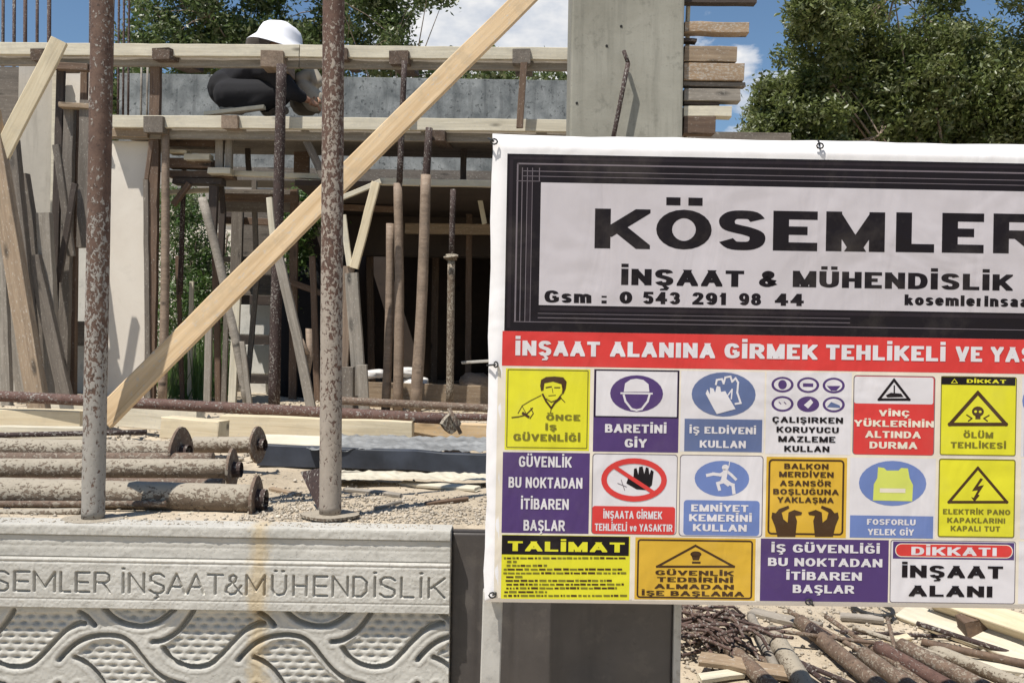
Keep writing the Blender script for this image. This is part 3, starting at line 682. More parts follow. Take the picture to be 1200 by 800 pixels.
# header
p = Print()
p.rect(594, 190, 1345, 388.0, BK, L1)
u0, v0, u1, v1 = 594.5+.3, 180.0, 1345.0, 387.5
p.mb = {}; p.face('print', [(595, 180), (1346, 180), (1346, 387.5), (595, 387.5)], BK, L1)
for (a, b, c, d) in ((606.5, 190.5, 1334, 192.3), (606.5, 190.5, 608.3, 376), (612.5, 196, 613.4, 376), (618.5, 196, 619.3, 376), (624.5, 196, 625.2, 376), (1332.5, 192, 1334, 376),
                     (614, 199.5, 1330, 200.3), (614, 205.5, 1330, 206.2), (606, 211.3, 634, 212), (632.5, 196, 633.4, 212), (634, 366, 1000, 366.6), (634, 371, 1000, 371.8), (1330, 376, 606, 376.8)):
    p.face('print', [(a, b), (c, b), (c, d), (a, d)], LN, L2)
for (a, b, c, d) in ((598, 183, 1343, 186.5), (598, 186, 602, 384), (620, 200, 624, 376), (636, 359, 1300, 363)): p.face('print', [(a, b), (c, b), (c, d), (a, d)], DK, L2-.0001)
p.face('print', [(635, 213), (1308, 213), (1308, 356.5), (635, 356.5)], LIL, L3)
xs_ = dict(K=(697, 762), O=(769, 834), S=(841, 898), E=(906, 958), M=(968, 1037), L=(1050, 1095), E2=(1104, 1153), R=(1164, 1226))
for k, (a, b) in xs_.items():
    yb = 290.8+(a+b-1440)/2*.0125
    p.text({'O': 'Ö', 'E2': 'E'}.get(k, k), a, b, yb-46, yb+.5, BK, .05, L4, 6, split=True)
def tline(words, y0, y1, m, bold, x_ref=700, slope=.0135, res=3, pr=None, split=True):
    for t, a, b in words:
        dy = ((a+b)/2-x_ref)*slope; (pr or p).text(t, a, b, y0+dy, y1+dy, m, bold, L4, res, split=split)
tline([('İNŞAAT', 728, 872), ('&', 889, 912), ('MÜHENDİSLİK', 929, 1187)], 315.2, 334.2, BK, .042, 740)
tline([('Gsm :', 638, 711), ('0', 726, 741), ('543', 753, 797), ('291', 811, 852), ('98', 866, 892), ('44', 908, 942)], 340.5, 354.8, BK, .034, 660)
tline([('kosemlerinsaat', 1060, 1214)], 345.2, 357.8, BK, .03, 1060)
p.emit('header_panel')
p = Print(); p.face('print', [(593, 387.6), (1346, 387.6), (1346, 428.2), (593, 428.2)], RED, L1+.00005)
tline([('İNŞAAT', 604, 703), ('ALANINA', 715, 838), ('GİRMEK', 849, 958), ('TEHLİKELİ', 968, 1108), ('VE', 1120, 1151), ('YASAKTIR', 1161, 1290)], 399.5, 417, WH, .04, 650)
p.emit('warning_strip', label='red strip with white entry warning lettering')
p = Print(); p.face('print', [(588.5, 428.4), (1346, 428.4), (1346, 700), (588.5, 700)], CR, L1-.0002); p.emit('notice_backing')
# row one
p = Print(); p.rect(592, 432, 691, 527.5, YE, L1); p.outline(594, 433, 689, 525, 1.5, 1.1, OL, L2)
p.poly([(633, 452), (634, 445), (640, 441.5), (650, 441), (660, 442), (664, 447), (663, 455), (660, 462), (658, 450), (648, 447), (638, 449), (637, 457), (634, 458)], DB)
p.poly([(638, 449), (648, 447), (658, 450), (658.5, 459), (653, 468), (646, 470), (640, 464), (637, 457)], YE, L2)
for a in (([(640, 454), (646, 453)], 1.5), ([(650, 454), (656, 454)], 1.3), ([(643, 463.5), (651, 463)], .9), ([(647, 455), (648, 460)], .7), ([(660, 452), (659, 461), (653, 468), (646, 471), (640, 467)], 1.0),
          ([(636, 462), (640, 470), (646, 478), (650, 472), (657, 466)], 2.2), ([(634, 463), (622, 469), (612, 475), (607, 484)], .8), ([(612, 476), (618, 487)], .7), ([(600, 489), (608, 488), (616, 486), (624, 478)], 1.3),
          ([(613, 484), (619, 488)], 3), ([(622, 478), (625, 484), (621, 490)], 1.0), ([(657, 466), (662, 471)], .8), ([(646, 478), (645, 484)], .9)): p.stroke(a[0], a[1], DB, L3)
p.text('ÖNCE', 640, 680, 485.6, 492.4, OL, .035); p.text('İŞ', 639, 652.5, 497.5, 503.8, OL, .035); p.text('GÜVENLİĞİ', 601.5, 680, 508.5, 516.5, OL, .035)
p.emit('safety_sign', label='yellow notice with a drawn man pointing')
p = Print(); p.rect(695.5, 433, 795.5, 529.5, PU, L1); p.rect(698.5, 434, 793.5, 489, WH, L2); p.outline(696.5, 433.5, 795.5, 489, 1.2, 1.3, BK, L3)
p.ell(746, 461, 31, 21.5, PU, L3); p.stroke([(731, 463), (733, 470), (740, 479), (746, 480.5), (752, 479), (759, 470), (761, 463)], 2.4, WH, L4)
p.poly([(731, 459), (732.5, 449), (739, 444.5), (746, 443.5), (754, 445), (760, 450), (761, 459)], WH, L4); p.stroke([(728, 460.5), (764, 461)], 2, WH, L4)
p.text('BARETİNİ', 709, 781, 497, 507, WH, .04); p.text('GİY', 732, 758, 514, 524, WH, .04); p.emit('safety_sign', label='purple notice with a helmet in an oval')
p = Print(); p.rect(797.5, 435, 895.5, 529.5, WH, L1); p.ell(848, 462, 37.5, 26, SL, L2)
p.poly([(827, 461), (829, 456), (832, 462), (832, 454), (836, 455), (838, 460), (840, 452), (844, 453), (845, 459), (850, 458), (852, 462), (862, 479), (840, 485), (836, 478)], WH, L4)
p.stroke([(839, 450), (840, 445), (846, 444), (848, 449), (850, 442), (856, 441), (858, 447), (862, 443), (865, 448), (864, 460), (868, 472), (862, 473)], 2.2, WH, L3+.00012); p.stroke([(853, 463), (858, 456), (857, 467)], 1.5, WH, L3)
p.rect(802, 491, 893, 529, SL, L2); p.text('İŞ ELDİVENİ', 808, 886, 500, 508, WH, .035); p.text('KULLAN', 820, 874, 516, 524.5, WH, .035); p.emit('safety_sign', label='slate blue notice with white gloves in an oval')
p = Print(); p.rect(897.5, 436, 997.5, 532, WH, L1)
for i, cx in enumerate((917, 947, 977)):
    for j, cy in enumerate((450.5+i*.5, 473+i*.4)):
        p.ell(cx, cy, 13, 9.2, PU, L2); p.ell(cx, cy, 10, 6.8, WH if (i, j) != (1, 1) else PU, L3)
        if (i, j) == (0, 0): p.ell(cx, cy, 5, 5.5, PU, L4)
        if (i, j) == (1, 0): p.rect(cx-6, cy-2, cx+6, cy+2, PU, L4, 'pictogram')
        if (i, j) == (2, 0): p.poly([(cx-8, cy+.5), (cx+8, cy+.5), (cx+3, cy+6), (cx-3, cy+6)], PU, L4)
        if (i, j) == (0, 1): p.stroke([(cx-4, cy-2), (cx-2, cy)], 1, PU, L4); p.stroke([(cx+2, cy-2), (cx+4, cy)], 1, PU, L4)
        if (i, j) == (1, 1): p.poly([(cx-5, cy+1), (cx+3, cy-6), (cx+6, cy-2), (cx, cy+5)], WH, L4)
        if (i, j) == (2, 1): p.poly([(cx-8, cy+3), (cx-3, cy-3), (cx+7, cy+1), (cx+8, cy+4)], SL, L4)
for t, a, b, y in (('ÇALIŞIRKEN', 905, 988, 488.5), ('KORUYUCU', 910, 983, 500), ('MAZLEME', 912, 979, 511), ('KULLAN', 919, 972, 522.3)): p.text(t, a, b, y, y+6.8, BK, .03)
p.emit('safety_sign', label='white notice with six small oval pictograms')
p = Print(); p.rrect(999.5, 440, 1095.5, 533, 4, LN, L1); p.rrect(1000.7, 441, 1094.5, 532.6, 3, RED, L1+.00012); p.rrect(1001.2, 441.6, 1093.8, 473, 2.5, WH, L2)
p.tri(1030, 1065.5, 445, 468, 3, BK); p.poly([(1038, 463), (1044, 460), (1056, 461), (1059, 465), (1040, 465.5)], BK, L3); p.stroke([(1048, 452), (1048, 460)], 1.6, BK, L3)
for t, a, b, y, h in (('VİNÇ', 1030, 1066, 480.5, 7), ('YÜKLERİNİN', 1001, 1094.5, 492.5, 7.5), ('ALTINDA', 1014, 1079, 505, 8), ('DURMA', 1019, 1075, 517.5, 8)): p.text(t, a, b, y, y+h, CR, .035)
p.emit('safety_sign', label='red notice with a small warning triangle')
p = Print(); p.rect(1100, 439, 1193, 535, CR, L1); p.rrect(1102, 441, 1191, 533.5, 2.5, YE, L2); p.outline(1102, 441, 1191, 533.5, 2.5, 1.1, OL, L3); p.rect(1103, 441.3, 1190, 451, BK, L3)
p.text('DİKKAT', 1133, 1179, 444.5, 448.8, YE, .03); p.tri(1115, 1122, 444, 448.6, .8, YE, L4)
p.tri(1113, 1179, 460, 497, 4.2, DB); p.ell(1146, 482, 7, 6, DB, L3); p.rect(1143, 487, 1149, 491, DB, L3, 'pictogram'); p.ell(1143.3, 482, 1.7, 1.5, YE, L4, n=10); p.ell(1148.7, 482.2, 1.7, 1.5, YE, L4, n=10)
p.stroke([(1133, 486), (1139, 490), (1135, 493)], 1.5, DB); p.stroke([(1159, 486.5), (1153, 490), (1157, 493)], 1.5, DB)
p.text('ÖLÜM', 1129, 1164, 506, 513, OL, .035); p.text('TEHLİKESİ', 1114, 1179, 518, 525, OL, .035); p.emit('safety_sign', label='yellow notice with a skull in a black triangle')
p = Print(); p.rect(1197, 442, 1296, 536, WH, L1); p.ell(1235, 470, 37, 26, BL, L2); p.rect(1200, 500, 1292, 535, BL, L2); p.emit('safety_sign', label='white notice with a blue oval at the cut edge')
p = Print(); p.rect(1302, 443, 1346, 536, YE, L1); p.emit('safety_sign', label='plain yellow end notice')
# row two
p = Print(); p.rect(588.5, 530, 690.5, 624.5, PU, L1)
for t, a, b, y in (('GÜVENLİK', 608, 670, 534.5), ('BU NOKTADAN', 596, 682.5, 559), ('İTİBAREN', 610.5, 666.5, 584), ('BAŞLAR', 613.5, 662, 609)): p.text(t, a, b, y, y+12.6, WH, .022)
p.emit('safety_sign', label='purple notice with four white lines, left of the hand sign')
p = Print(); p.rrect(693.5, 531.5, 793.5, 626, 4, LN, L1); p.rrect(694.6, 532.6, 792.6, 625.3, 3.5, WH, L1+.00012); p.rrect(694, 593, 791, 625.5, 3, RED, L2)
p.poly([(734, 566), (736, 560), (742, 563), (743, 549), (746, 548), (748, 556), (749, 547), (753, 546), (755, 555), (757, 547), (760, 548), (761, 556), (763, 550), (766, 552), (764, 568), (758, 574), (746, 573)], BK, L3)
p.ring(743, 562, 38.5, 25.5, 6.5, RED, L4); p.stroke([(719, 546), (766, 577)], 4.6, RED, L4+.00012); p.stroke([(724, 566), (734, 570)], .8, LN); p.stroke([(728, 562), (732, 574)], .8, LN)
p.text('İNŞAATA GİRMEK', 707, 776, 598.5, 607.5, WH, .03); p.text('TEHLİKELİ ve YASAKTIR', 697, 788, 613.5, 622, WH, .03); p.emit('safety_sign', label='prohibition notice with a black hand struck through in red')
p = Print(); p.rrect(796, 533, 894, 628.5, 4, LN, L1); p.rrect(797, 534, 893, 627.6, 3.5, WH, L1+.00012); p.ell(846, 560.5, 32, 21, BL, L2); p.rrect(801, 586, 890, 627, 4, BL, L2)
p.ell(850, 547.5, 4, 3.5, WH, L3); p.stroke([(829, 556.5), (836, 555), (844, 556), (851, 552)], 3.6, WH); p.stroke([(850, 552), (848, 562), (853, 566)], 6, WH); p.stroke([(852, 552), (857, 556), (862, 561)], 3.2, WH)
p.stroke([(848, 564), (841, 566), (843, 573)], 3.6, WH); p.stroke([(852, 565), (859, 568), (860, 577)], 3.8, WH); p.stroke([(855, 541), (854, 547)], 1, WH)
for t, a, b, y in (('EMNİYET', 810, 877, 591), ('KEMERİNİ', 807.5, 881, 602.5), ('KULLAN', 812, 875, 614)): p.text(t, a, b, y, y+8.2, WH, .034)
p.emit('safety_sign', label='blue notice with a running figure in an oval')
p = Print(); p.rect(897.5, 535.5, 992, 629.5, AM, L1); p.outline(900, 538, 989, 626.5, 5, 2.2, DB, L2)
for t, a, b, y in (('BALKON', 919, 971, 543), ('MERDİVEN', 913, 977, 552.5), ('ASANSÖR', 914, 974, 563), ('BOŞLUĞUNA', 906, 983, 572.8), ('YAKLAŞMA', 911, 977, 582.3)): p.text(t, a, b, y, y+6.4, DB, .03)
for sgn in (1, -1):
    c = 943.5; q_ = lambda x: c+sgn*(x-c)
    p.poly([(q_(x), y) for x, y in ((911, 628.5), (908, 616), (904, 606), (905, 600), (909, 601), (913, 596), (924, 592), (925, 595), (916, 600), (918, 608), (923, 612), (924, 600), (931, 597), (940, 600), (939, 603), (932, 604), (934, 610), (932, 628.5))], DB, L3)
p.emit('safety_sign', label='amber notice with two dark raised hands')
p = Print(); p.rect(995.5, 536.5, 1096, 630, WH, L1); p.ell(1046, 566, 39.5, 26.5, BL, L2)
p.poly([(1029, 547), (1036, 548), (1039, 551), (1053, 551), (1056, 548), (1064, 548.5), (1066, 560), (1070, 568), (1069, 587), (1023, 586), (1024, 567), (1028, 560)], VE, L3); p.rect(1031, 572, 1061, 577, CR, L4, 'pictogram')
p.rect(996, 604, 1093.5, 630, BL, L2); p.text('FOSFORLU', 1016, 1073, 608, 614.8, WH, .035); p.text('YELEK GİY', 1017, 1071, 619.5, 626.8, WH, .035); p.emit('safety_sign', label='blue notice with a yellow vest in an oval')
p = Print(); p.rect(1098, 535.5, 1191, 631, CR, L1); p.rrect(1099.5, 537.5, 1189.5, 629.5, 3, YE, L2); p.outline(1099.5, 537.5, 1189.5, 629.5, 3, 1.4, OL, L3)
p.tri(1112, 1180, 548, 588, 3.2, DB); p.poly([(1149, 560), (1139, 575), (1146, 574), (1141, 583), (1138, 582), (1142, 587.5), (1148, 580), (1146, 579), (1153, 568), (1146, 569.5), (1152, 561)], DB, L3)
for t, a, b, y in (('ELEKTRİK PANO', 1105, 1184, 596.5), ('KAPAKLARINI', 1110, 1178, 606.5), ('KAPALI TUT', 1114, 1172, 616)): p.text(t, a, b, y, y+6, OL, .03)
p.emit('safety_sign', label='yellow notice with a lightning bolt in a triangle')
p = Print(); p.rect(1196, 538, 1346, 632, WH, L1); p.emit('safety_sign', label='plain white notice at the cut edge')
# row three
p = Print(); p.rect(587.5, 627, 738, 702, YE, L1); p.rect(588, 627.5, 737, 650, BK, L2); p.text('TALİMAT', 595, 732, 634.5, 646, YE, .035)
rr = random.Random(4)
for k in range(11):
    y = 652.5+k*4.4; x = 589+(4 if k in (1, 5) else 0)+rr.uniform(0, 6); xe = (732, 606, 640, 728, 734, 612, 716, 730, 722, 640, 734)[k]
    while x < xe:
        w_ = rr.uniform(2, 9); p.rect(x, y+rr.uniform(-.3, .3), min(x+w_, xe+1), y+2.2, OL if rr.random() < .6 else DB, L3, 'fine_print'); x += w_+rr.uniform(.8, 2)
p.emit('safety_sign', label='yellow instruction sheet with fine print')
p = Print(); p.rect(741, 629.5, 887, 704, CR, L1); p.rect(744, 630, 885, 702.5, AM, L2); p.outline(746.5, 632, 882, 701, 4, 2, DB, L3)
p.tri(770, 860, 639, 663.5, 2.6, DB); p.ell(815.5, 649, 6.5, 3.5, DB, L3); p.poly([(810, 650), (821, 650), (819, 656), (812, 656)], DB, L3); p.rect(811, 657.5, 821, 660, DB, L3, 'pictogram')
for t, a, b, y in (('GÜVENLİK', 768, 860, 668.2), ('TEDBİRİNİ', 770, 859, 676.2), ('ALMADAN', 767, 860, 684.2), ('İŞE BAŞLAMA', 752, 872, 692.2)): p.text(t, a, b, y, y+5.6, DB, .03)
p.emit('safety_sign', label='wide amber notice with a triangle')
p = Print(); p.rect(891, 631.5, 1041, 704.5, PU, L1)
for t, a, b, y in (('İŞ GÜVENLİĞİ', 904, 1031, 637.8), ('BU NOKTADAN', 900, 1034, 653.8), ('İTİBAREN', 921.5, 1010, 669.8), ('BAŞLAR', 929, 1001, 685)): p.text(t, a, b, y, y+9.6, WH, .03)
p.emit('safety_sign', label='wide purple notice with four white lines')
p = Print(); p.rrect(1043, 633, 1190, 706.5, 3, LN, L1); p.rrect(1044, 634, 1189, 705.6, 2.5, WH, L1+.00012); p.rect(1046.5, 634.8, 1188.5, 655, PU, L2); p.rrect(1049, 637, 1187, 653, 7.5, CR, L3); p.rrect(1050, 638, 1186, 652, 6.8, RED, L3+.00012)
p.text('DİKKATI', 1068, 1168, 640.8, 650.5, WH, .03); p.text('İNŞAAT', 1057, 1175.5, 662.5, 676.8, BK, .038, res=3); p.text('ALANI', 1065, 1163, 686, 698.8, BK, .038, res=3)
p.emit('safety_sign', label='white notice with large black lettering under a red pill')
p = Print(); p.rect(1193.5, 635, 1346, 708, WH, L1); p.emit('safety_sign', label='last white notice at the cut edge')
# ties through the eyelets
for (px, py, dx, dy) in ((579, 166, -7, -4), (961, 171, -2, -6), (581, 427, -10, 1), (577, 697, 6, -4), (948, 705, 5, 4), (1210, 176, -2, -6)):
    mb = MB(); c_ = [BP(px+4*math.cos(a)*(1 if dx > -9 else .6), py+3.2*math.sin(a), .006+.002*math.sin(a*2)) for a in np.linspace(0, 2*PI, 9)]
    polyline_tube(mb, c_, .0022, WIRE, 6); polyline_tube(mb, [BP(px, py, .006), BP(px+dx*.5, py+dy*.5, .007), BP(px+dx, py+dy, -.012)], .0025, WIRE, 6)
    mb.build('tie_wire', banner, tuple(banner.location), True)
# ---------------------------------------------------------------- foreground props
def ring_plate(mb, M, r, t, m, segs=20, tab=0.0):
    vs = []
    for z in (-t/2, t/2):
        for k in range(segs):
            a = 2*PI*k/segs; rr_ = r*(1+tab*math.cos(4*a)); vs.append(M @ Vector((rr_*math.cos(a), rr_*math.sin(a), z)))
    fs = [[k, (k+1) % segs, segs+(k+1) % segs, segs+k] for k in range(segs)]+[list(range(segs))[::-1], list(range(segs, 2*segs))]
    mb.add(vs, fs, m)
def fore_prop(xb, yb, xt, yt, Y, mt, label, r=.0305):
    b = P(xb, yb, Y); t = P(xt, yt, Y+.02); t = t+(t-b)*.25
    o = empty('steel_prop', b, label, 'prop')
    tube('tube', b+Vector((0, 0, .006)), t, r, mt, parent=o, segs=28, jit=.012, rings=90)
    mb = MB(); ring_plate(mb, Matrix.Translation(b+Vector((0, 0, .002))), .078, .007, RSPL, 24, .05); mb.build('base_plate', o, tuple(b))
    return o
pr1 = fore_prop(109, 609, 120.5, 0, 2.79, RPROP, 'rusty steel prop nearest the left edge, standing on the wall top')
pr2 = fore_prop(387, 604, 391, 0, 2.86, RPROP2, 'rusty steel prop in front of the long diagonal plank')
# small dark triangular plate leaning against the second prop
a = P(352, 556, 3.05); mb = MB(); q0, q1, q2 = P(352, 553, 3.1), P(376, 549, 3.0), P(376, 604, 2.9)
mb.add([q0, q1, q2, q0+Vector((0, .02, 0)), q1+Vector((0, .02, 0)), q2+Vector((0, .02, 0))], [[0, 2, 1], [3, 4, 5], [0, 1, 4, 3], [1, 2, 5, 4], [2, 0, 3, 5]], RDARK)
tag(mb.build('dark_wedge'), 'small dark triangular wedge leaning at the foot of the middle prop', 'wedge')
# long diagonal plank behind both props
board('timber_plank', P(120, 492, 2.875), P(672, -58, 3.40), .066, .026, FRESH, 'fresh yellow pine plank running diagonally up across the whole site', 'plank', warp=.003, jit=.001)
board('timber_plank', P(70, 48, 5.6), P(-6, 196, 5.45), .085, .05, PALE, 'pale yellow board slanting down to the left picture edge', 'plank', n=(.35, -1, .1))
board('timber_plank', P(-12, 130, 5.5), P(51, 510, 5.22), .105, .05, TAN, 'tan board leaning from the left picture edge down to the ground', 'plank', n=(-.25, -1, .1))
# ---------------------------------------------------------------- pipes and timber on the ground
def lying_prop(x0, y0, Y0, x1, y1, Y1, r, pr, label, m=RSPL, flange=True):
    a, b = P(x0, y0, Y0), P(x1, y1, Y1); o = empty('steel_prop', (a+b)/2, label, 'prop', 'props lying on the ground at the left')
    tube('tube', a, b, r, m, parent=o, segs=20, jit=.02, rings=40)
    if flange:
        mb = MB(); ring_plate(mb, zmat(b, b+(b-a)), pr, .009, RBRN if r > .02 else RSPL, 22, .035); mb.build('end_plate', o, tuple(o.location))
        mb = MB(); polyline_tube(mb, [b+Vector((0, 0, 0)), b+(b-a).normalized()*.03], r*.72, RDARK, 14); mb.build('spigot', o, tuple(o.location))
    return o
lying_prop(-160, 522, 3.62, 212, 530, 3.45, .037, .084, 'upper cement-caked prop lying at left with a round end plate')
lying_prop(-160, 572, 2.98, 300, 585, 2.97, .043, .068, 'thick cement-caked prop lying nearest the wall, end plate to the right')
lying_prop(-160, 549, 3.25, 272, 550, 3.25, .034, .066, 'middle cement-caked prop lying behind the thick one')
lying_prop(228, 521, 3.8, 302, 521, 3.75, .03, .066, 'short prop lying at the back of the pile with upright end plate')
tube('steel_pipe', P(-100, 512, 3.72), P(172, 506, 3.85), .010, RDARK, 'thin dark pipe lying on top of the prop pile', 'pipe')
tube('steel_pipe', P(-100, 590, 2.9), P(195, 590, 2.92), .009, RBRN, 'thin brown pipe with a knob end beside the wall top', 'pipe')
mb = MB(); import itertools
tube('steel_pipe', P(-40, 462, 4.95), P(532, 491, 4.62), .026, RMAR, 'long maroon steel pipe lying across the site in front of the posts', 'pipe', segs=20, jit=.01)
lying_prop(-160, 537, 3.42, 250, 538, 3.38, .022, .05, 'slim dark prop wedged between the upper and the middle ones', m=RBRN, flange=False)
lying_prop(-160, 566, 3.14, 262, 568, 3.1, .020, .05, 'slim dark prop wedged between the middle and the nearest ones', m=RBRN, flange=False)
lying_prop(-160, 603, 2.84, 96, 600, 2.86, .012, .05, 'slim caked rod lying lowest at the wall top', m=RSPL, flange=False)
rg0 = random.Random(91)
for i, (x0, y0, x1, y1, w_, m_) in enumerate(((250, 552, 300, 546, .03, LIME), (405, 573, 470, 580, .02, GREYL), (470, 566, 560, 572, .035, LIME), (500, 590, 548, 584, .018, BROWN), (210, 604, 262, 596, .014, LIME), (318, 572, 350, 580, .02, TAN), (440, 596, 470, 588, .012, GREYL))):
    board('wood_chip', P(x0, y0, .5*F/(y0-400)*1.0-.04), P(x1, y1, .5*F/(y1-400)-.04), w_, .012, m_, ('cement-grey offcut right of the plates', 'grey splinter right of the middle prop', 'flat caked offcut near the banner edge', 'small brown chip near the banner', 'pale sliver under the nearest prop', 'tan chip beside the dark wedge', 'tiny grey splinter on the grit')[i], 'offcut', n=(0, -.2, 1))
o = empty('pipe_clamp', P(533, 492, 4.6), 'rusty pipe clamp on the end of the long maroon pipe', 'clamp')
mb = MB(); ring_plate(mb, zmat(P(528, 496, 4.6), P(540, 499, 4.5)), .042, .03, RSPL, 12, .12); mb.build('jaw', o, tuple(o.location))
tube('bolt', P(526, 478, 4.57), P(540, 508, 4.57), .009, RBRN, parent=o)
tube('steel_pipe', P(395, 469, 5.6), P(640, 482, 5.5), .022, RBRN, 'brown steel pipe lying behind the end of the maroon pipe', 'pipe', segs=16)
tube('steel_pipe', P(395, 486, 5.1), P(640, 490, 5.1), .018, RMAR, 'thin maroon pipe close behind the timber beam', 'pipe', segs=16)
board('timber_beam', P(262, 498, 4.7), P(484, 506, 4.62), .10, .09, PALE, 'pale yellow timber beam lying on the ground in the middle', 'beam', warp=.004)
board('timber_beam', P(486, 505, 4.75), P(640, 509, 4.7), .085, .09, FRESH, 'shorter fresh timber beam butted to the right of the long one', 'beam')
board('timber_beam', P(-60, 489, 5.0), P(100, 493, 4.95), .10, .12, PALE, 'whitish timber beam lying behind the left prop', 'beam')
board('timber_block', P(196, 500, 4.2), P(262, 505, 4.15), .085, .10, PALE, 'pale timber block lying behind the round end plate', 'block')
board('timber_beam', P(-40, 505, 4.4), P(120, 507, 4.3), .05, .06, LIME, 'cement-grey batten lying behind the prop pile', 'batten')
board('timber_board', P(60, 478, 5.6), P(235, 494, 5.0), .05, .12, LIME, 'whitish board end lying flat under the maroon pipe', 'board', n=(0, 0, 1))
# dark blue strips lying on the ground
board('dark_strip', P(304, 533, 3.95), P(381, 535, 3.95), .082, .05, STRIPB, 'short dark blue strip lying left of the middle prop', 'beam', jit=.004)
board('dark_strip', P(383, 534, 3.9), P(660, 548, 3.8), .075, .05, STRIPB, 'long dark flat strip lying on the ground right of the middle prop', 'beam', jit=.004)
board('timber_board', P(300, 515, 4.02), P(392, 518, 4.0), .09, .012, LIME, 'thin pale board on top of the short dark strip', 'board', n=(0, -.35, 1), jit=.003)
def crumple(name, x0, x1, y0, y1, z0, m, amp, **kw):
    us = np.linspace(x0, x1, 130); vs = np.linspace(y0, y1, 50); U, V = np.meshgrid(us, vs)
    Hh = z0+(vnoise(U, V, 9, 31)-.3)*amp*.6+(vnoise(U, V*.6+U, 43, 32)-.5)*amp*.7
    r, c = U.shape; ix = np.arange(r*c).reshape(r, c); mb = MB(); cx, cy = (x0+x1)/2, (y0+y1)/2
    mb.add(np.stack([U-cx, V-cy, Hh-z0], -1).reshape(-1, 3).tolist(), np.stack([ix[:-1, :-1], ix[:-1, 1:], ix[1:, 1:], ix[1:, :-1]], -1).reshape(-1, 4).tolist(), m)
    o = mb.build(name, smooth=True); o.location = (cx, cy, z0); return tag(o, **kw)
crumple('plastic_sheet', P(378, 520, 4.2).x, P(640, 520, 4.2).x, 3.86, 4.5, 1.078, SHEETG, .018, label='crumpled grey dusty plastic sheeting over the long dark strip', cat='sheeting')
crumple('plastic_sheet', P(378, 555, 3.6).x, P(640, 555, 3.6).x, 3.52, 3.72, 1.018, LIME, .012, label='pale cement crust in front of the long dark strip', cat='crust')
# ---------------------------------------------------------------- the building frame
YF = 7.4
bld = empty('building_frame', (-1.5, 9, 1.0), 'unfinished concrete building frame with a timber-shuttered deck and dark interior', 'building')
def bx(name, x0, x1, y0, y1, z0, z1, m, bev=0.0): return tri_boxes(name, (x0, y0, z0), (x1, y1, z1), m, bld, bev)
zdeck = P(400, 150, YF).z; zsof = P(480, 219, 7.6).z
xL, xR = P(133, 145, YF).x, P(930, 145, YF).x
bx('deck_slab', xL, xR, YF+.06, 8.25, zdeck-.05, zdeck+.03, GREY)
bx('rear_beam', xL, xR, 9.35, 9.8, zdeck-.09, zdeck+.03, GREY)
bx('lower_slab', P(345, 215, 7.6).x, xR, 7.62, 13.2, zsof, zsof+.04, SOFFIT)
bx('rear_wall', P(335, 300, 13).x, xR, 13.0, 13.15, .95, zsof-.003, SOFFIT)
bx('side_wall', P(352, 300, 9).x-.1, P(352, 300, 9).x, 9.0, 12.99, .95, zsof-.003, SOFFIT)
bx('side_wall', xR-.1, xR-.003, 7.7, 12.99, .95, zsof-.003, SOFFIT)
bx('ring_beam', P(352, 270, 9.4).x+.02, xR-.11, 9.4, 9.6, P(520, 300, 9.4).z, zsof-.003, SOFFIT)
# shuttering behind the deck and between the decks
tri_boxes('shutter_panel', (P(140, 100, 9.7).x, 9.7, zdeck+.032), (P(700, 100, 9.7).x, 9.75, P(400, 90, 9.7).z), SPECK, bld, .004, label='long speckled grey shutter panel standing at the back of the upper deck')
for k, px in enumerate((163, 166, 172, 176, 180)): pass
RAILG = 'edge boards of the deck formwork'
def rail(yy, x0, x1, Y, lab, drop):
    segs = [(x0, (x0+x1)*.52), ((x0+x1)*.52+1, x1)]
    for i, (a, b) in enumerate(segs):
        ya = yy+(a-300)*drop; yb = yy+(b-300)*drop
        board('edge_board', P(a, ya, Y), P(b, yb, Y), .088, .045, LIME, 'cement-washed '+lab+(' left length' if i == 0 else ' right length'), 'board', RAILG, warp=.004)
        board('edge_board', P(a, ya+13.5, Y+.075), P(b, yb+13.5, Y+.075), .078, .04, GREYL, 'shadow-dark board set back below the '+lab+(' left length' if i == 0 else ' right length'), 'board', RAILG)  # darker wood here puts the shadow under the rail into the colour
rail(60.0, -70, 745, YF, 'top rail of the formwork,', .010)
rail(144.5, 133, 745, YF, 'lower rail of the formwork,', .010)
# joist ends
def joist(px, py, w, h, m, lab, Y=YF-.08, tilt=0.0):
    a = P(px, py, Y); o = board('joist_end', a+Vector((0, .02, 0)), a+Vector((tilt*.12+.03, .5, .03)), w*.88*Y/F, h*.95*Y/F, DARKB if m is BROWN else m, lab, 'joist', 'joist ends on the formwork rails', n=(0, 0, 1)); return o
joist(44, 63, 24, 14, BROWN, 'brown joist end on the top rail by the left edge'); joist(187, 62, 26, 14, BROWN, 'brown joist end on the top rail right of the near prop', tilt=.6)
joist(318, 68, 30, 20, BARK, 'thick joist end on the top rail below the worker', tilt=-.4); joist(467, 66, 26, 16, BROWN, 'joist end on the top rail left of the diagonal plank'); joist(611, 65, 24, 18, GREY, 'grey joist end on the top rail right of the diagonal plank')
joist(178, 145, 26, 20, GREY, 'grey joist end on the lower rail beside the white column'); joist(268, 142, 22, 16, BARK, 'round-edged joist end on the lower rail above the steps'); joist(513, 158, 18, 13, BROWN, 'small joist end below the lower rail right of the plank')
joist(400, 62, 14, 14, BROWN, 'joist end on the top rail just right of the middle prop')
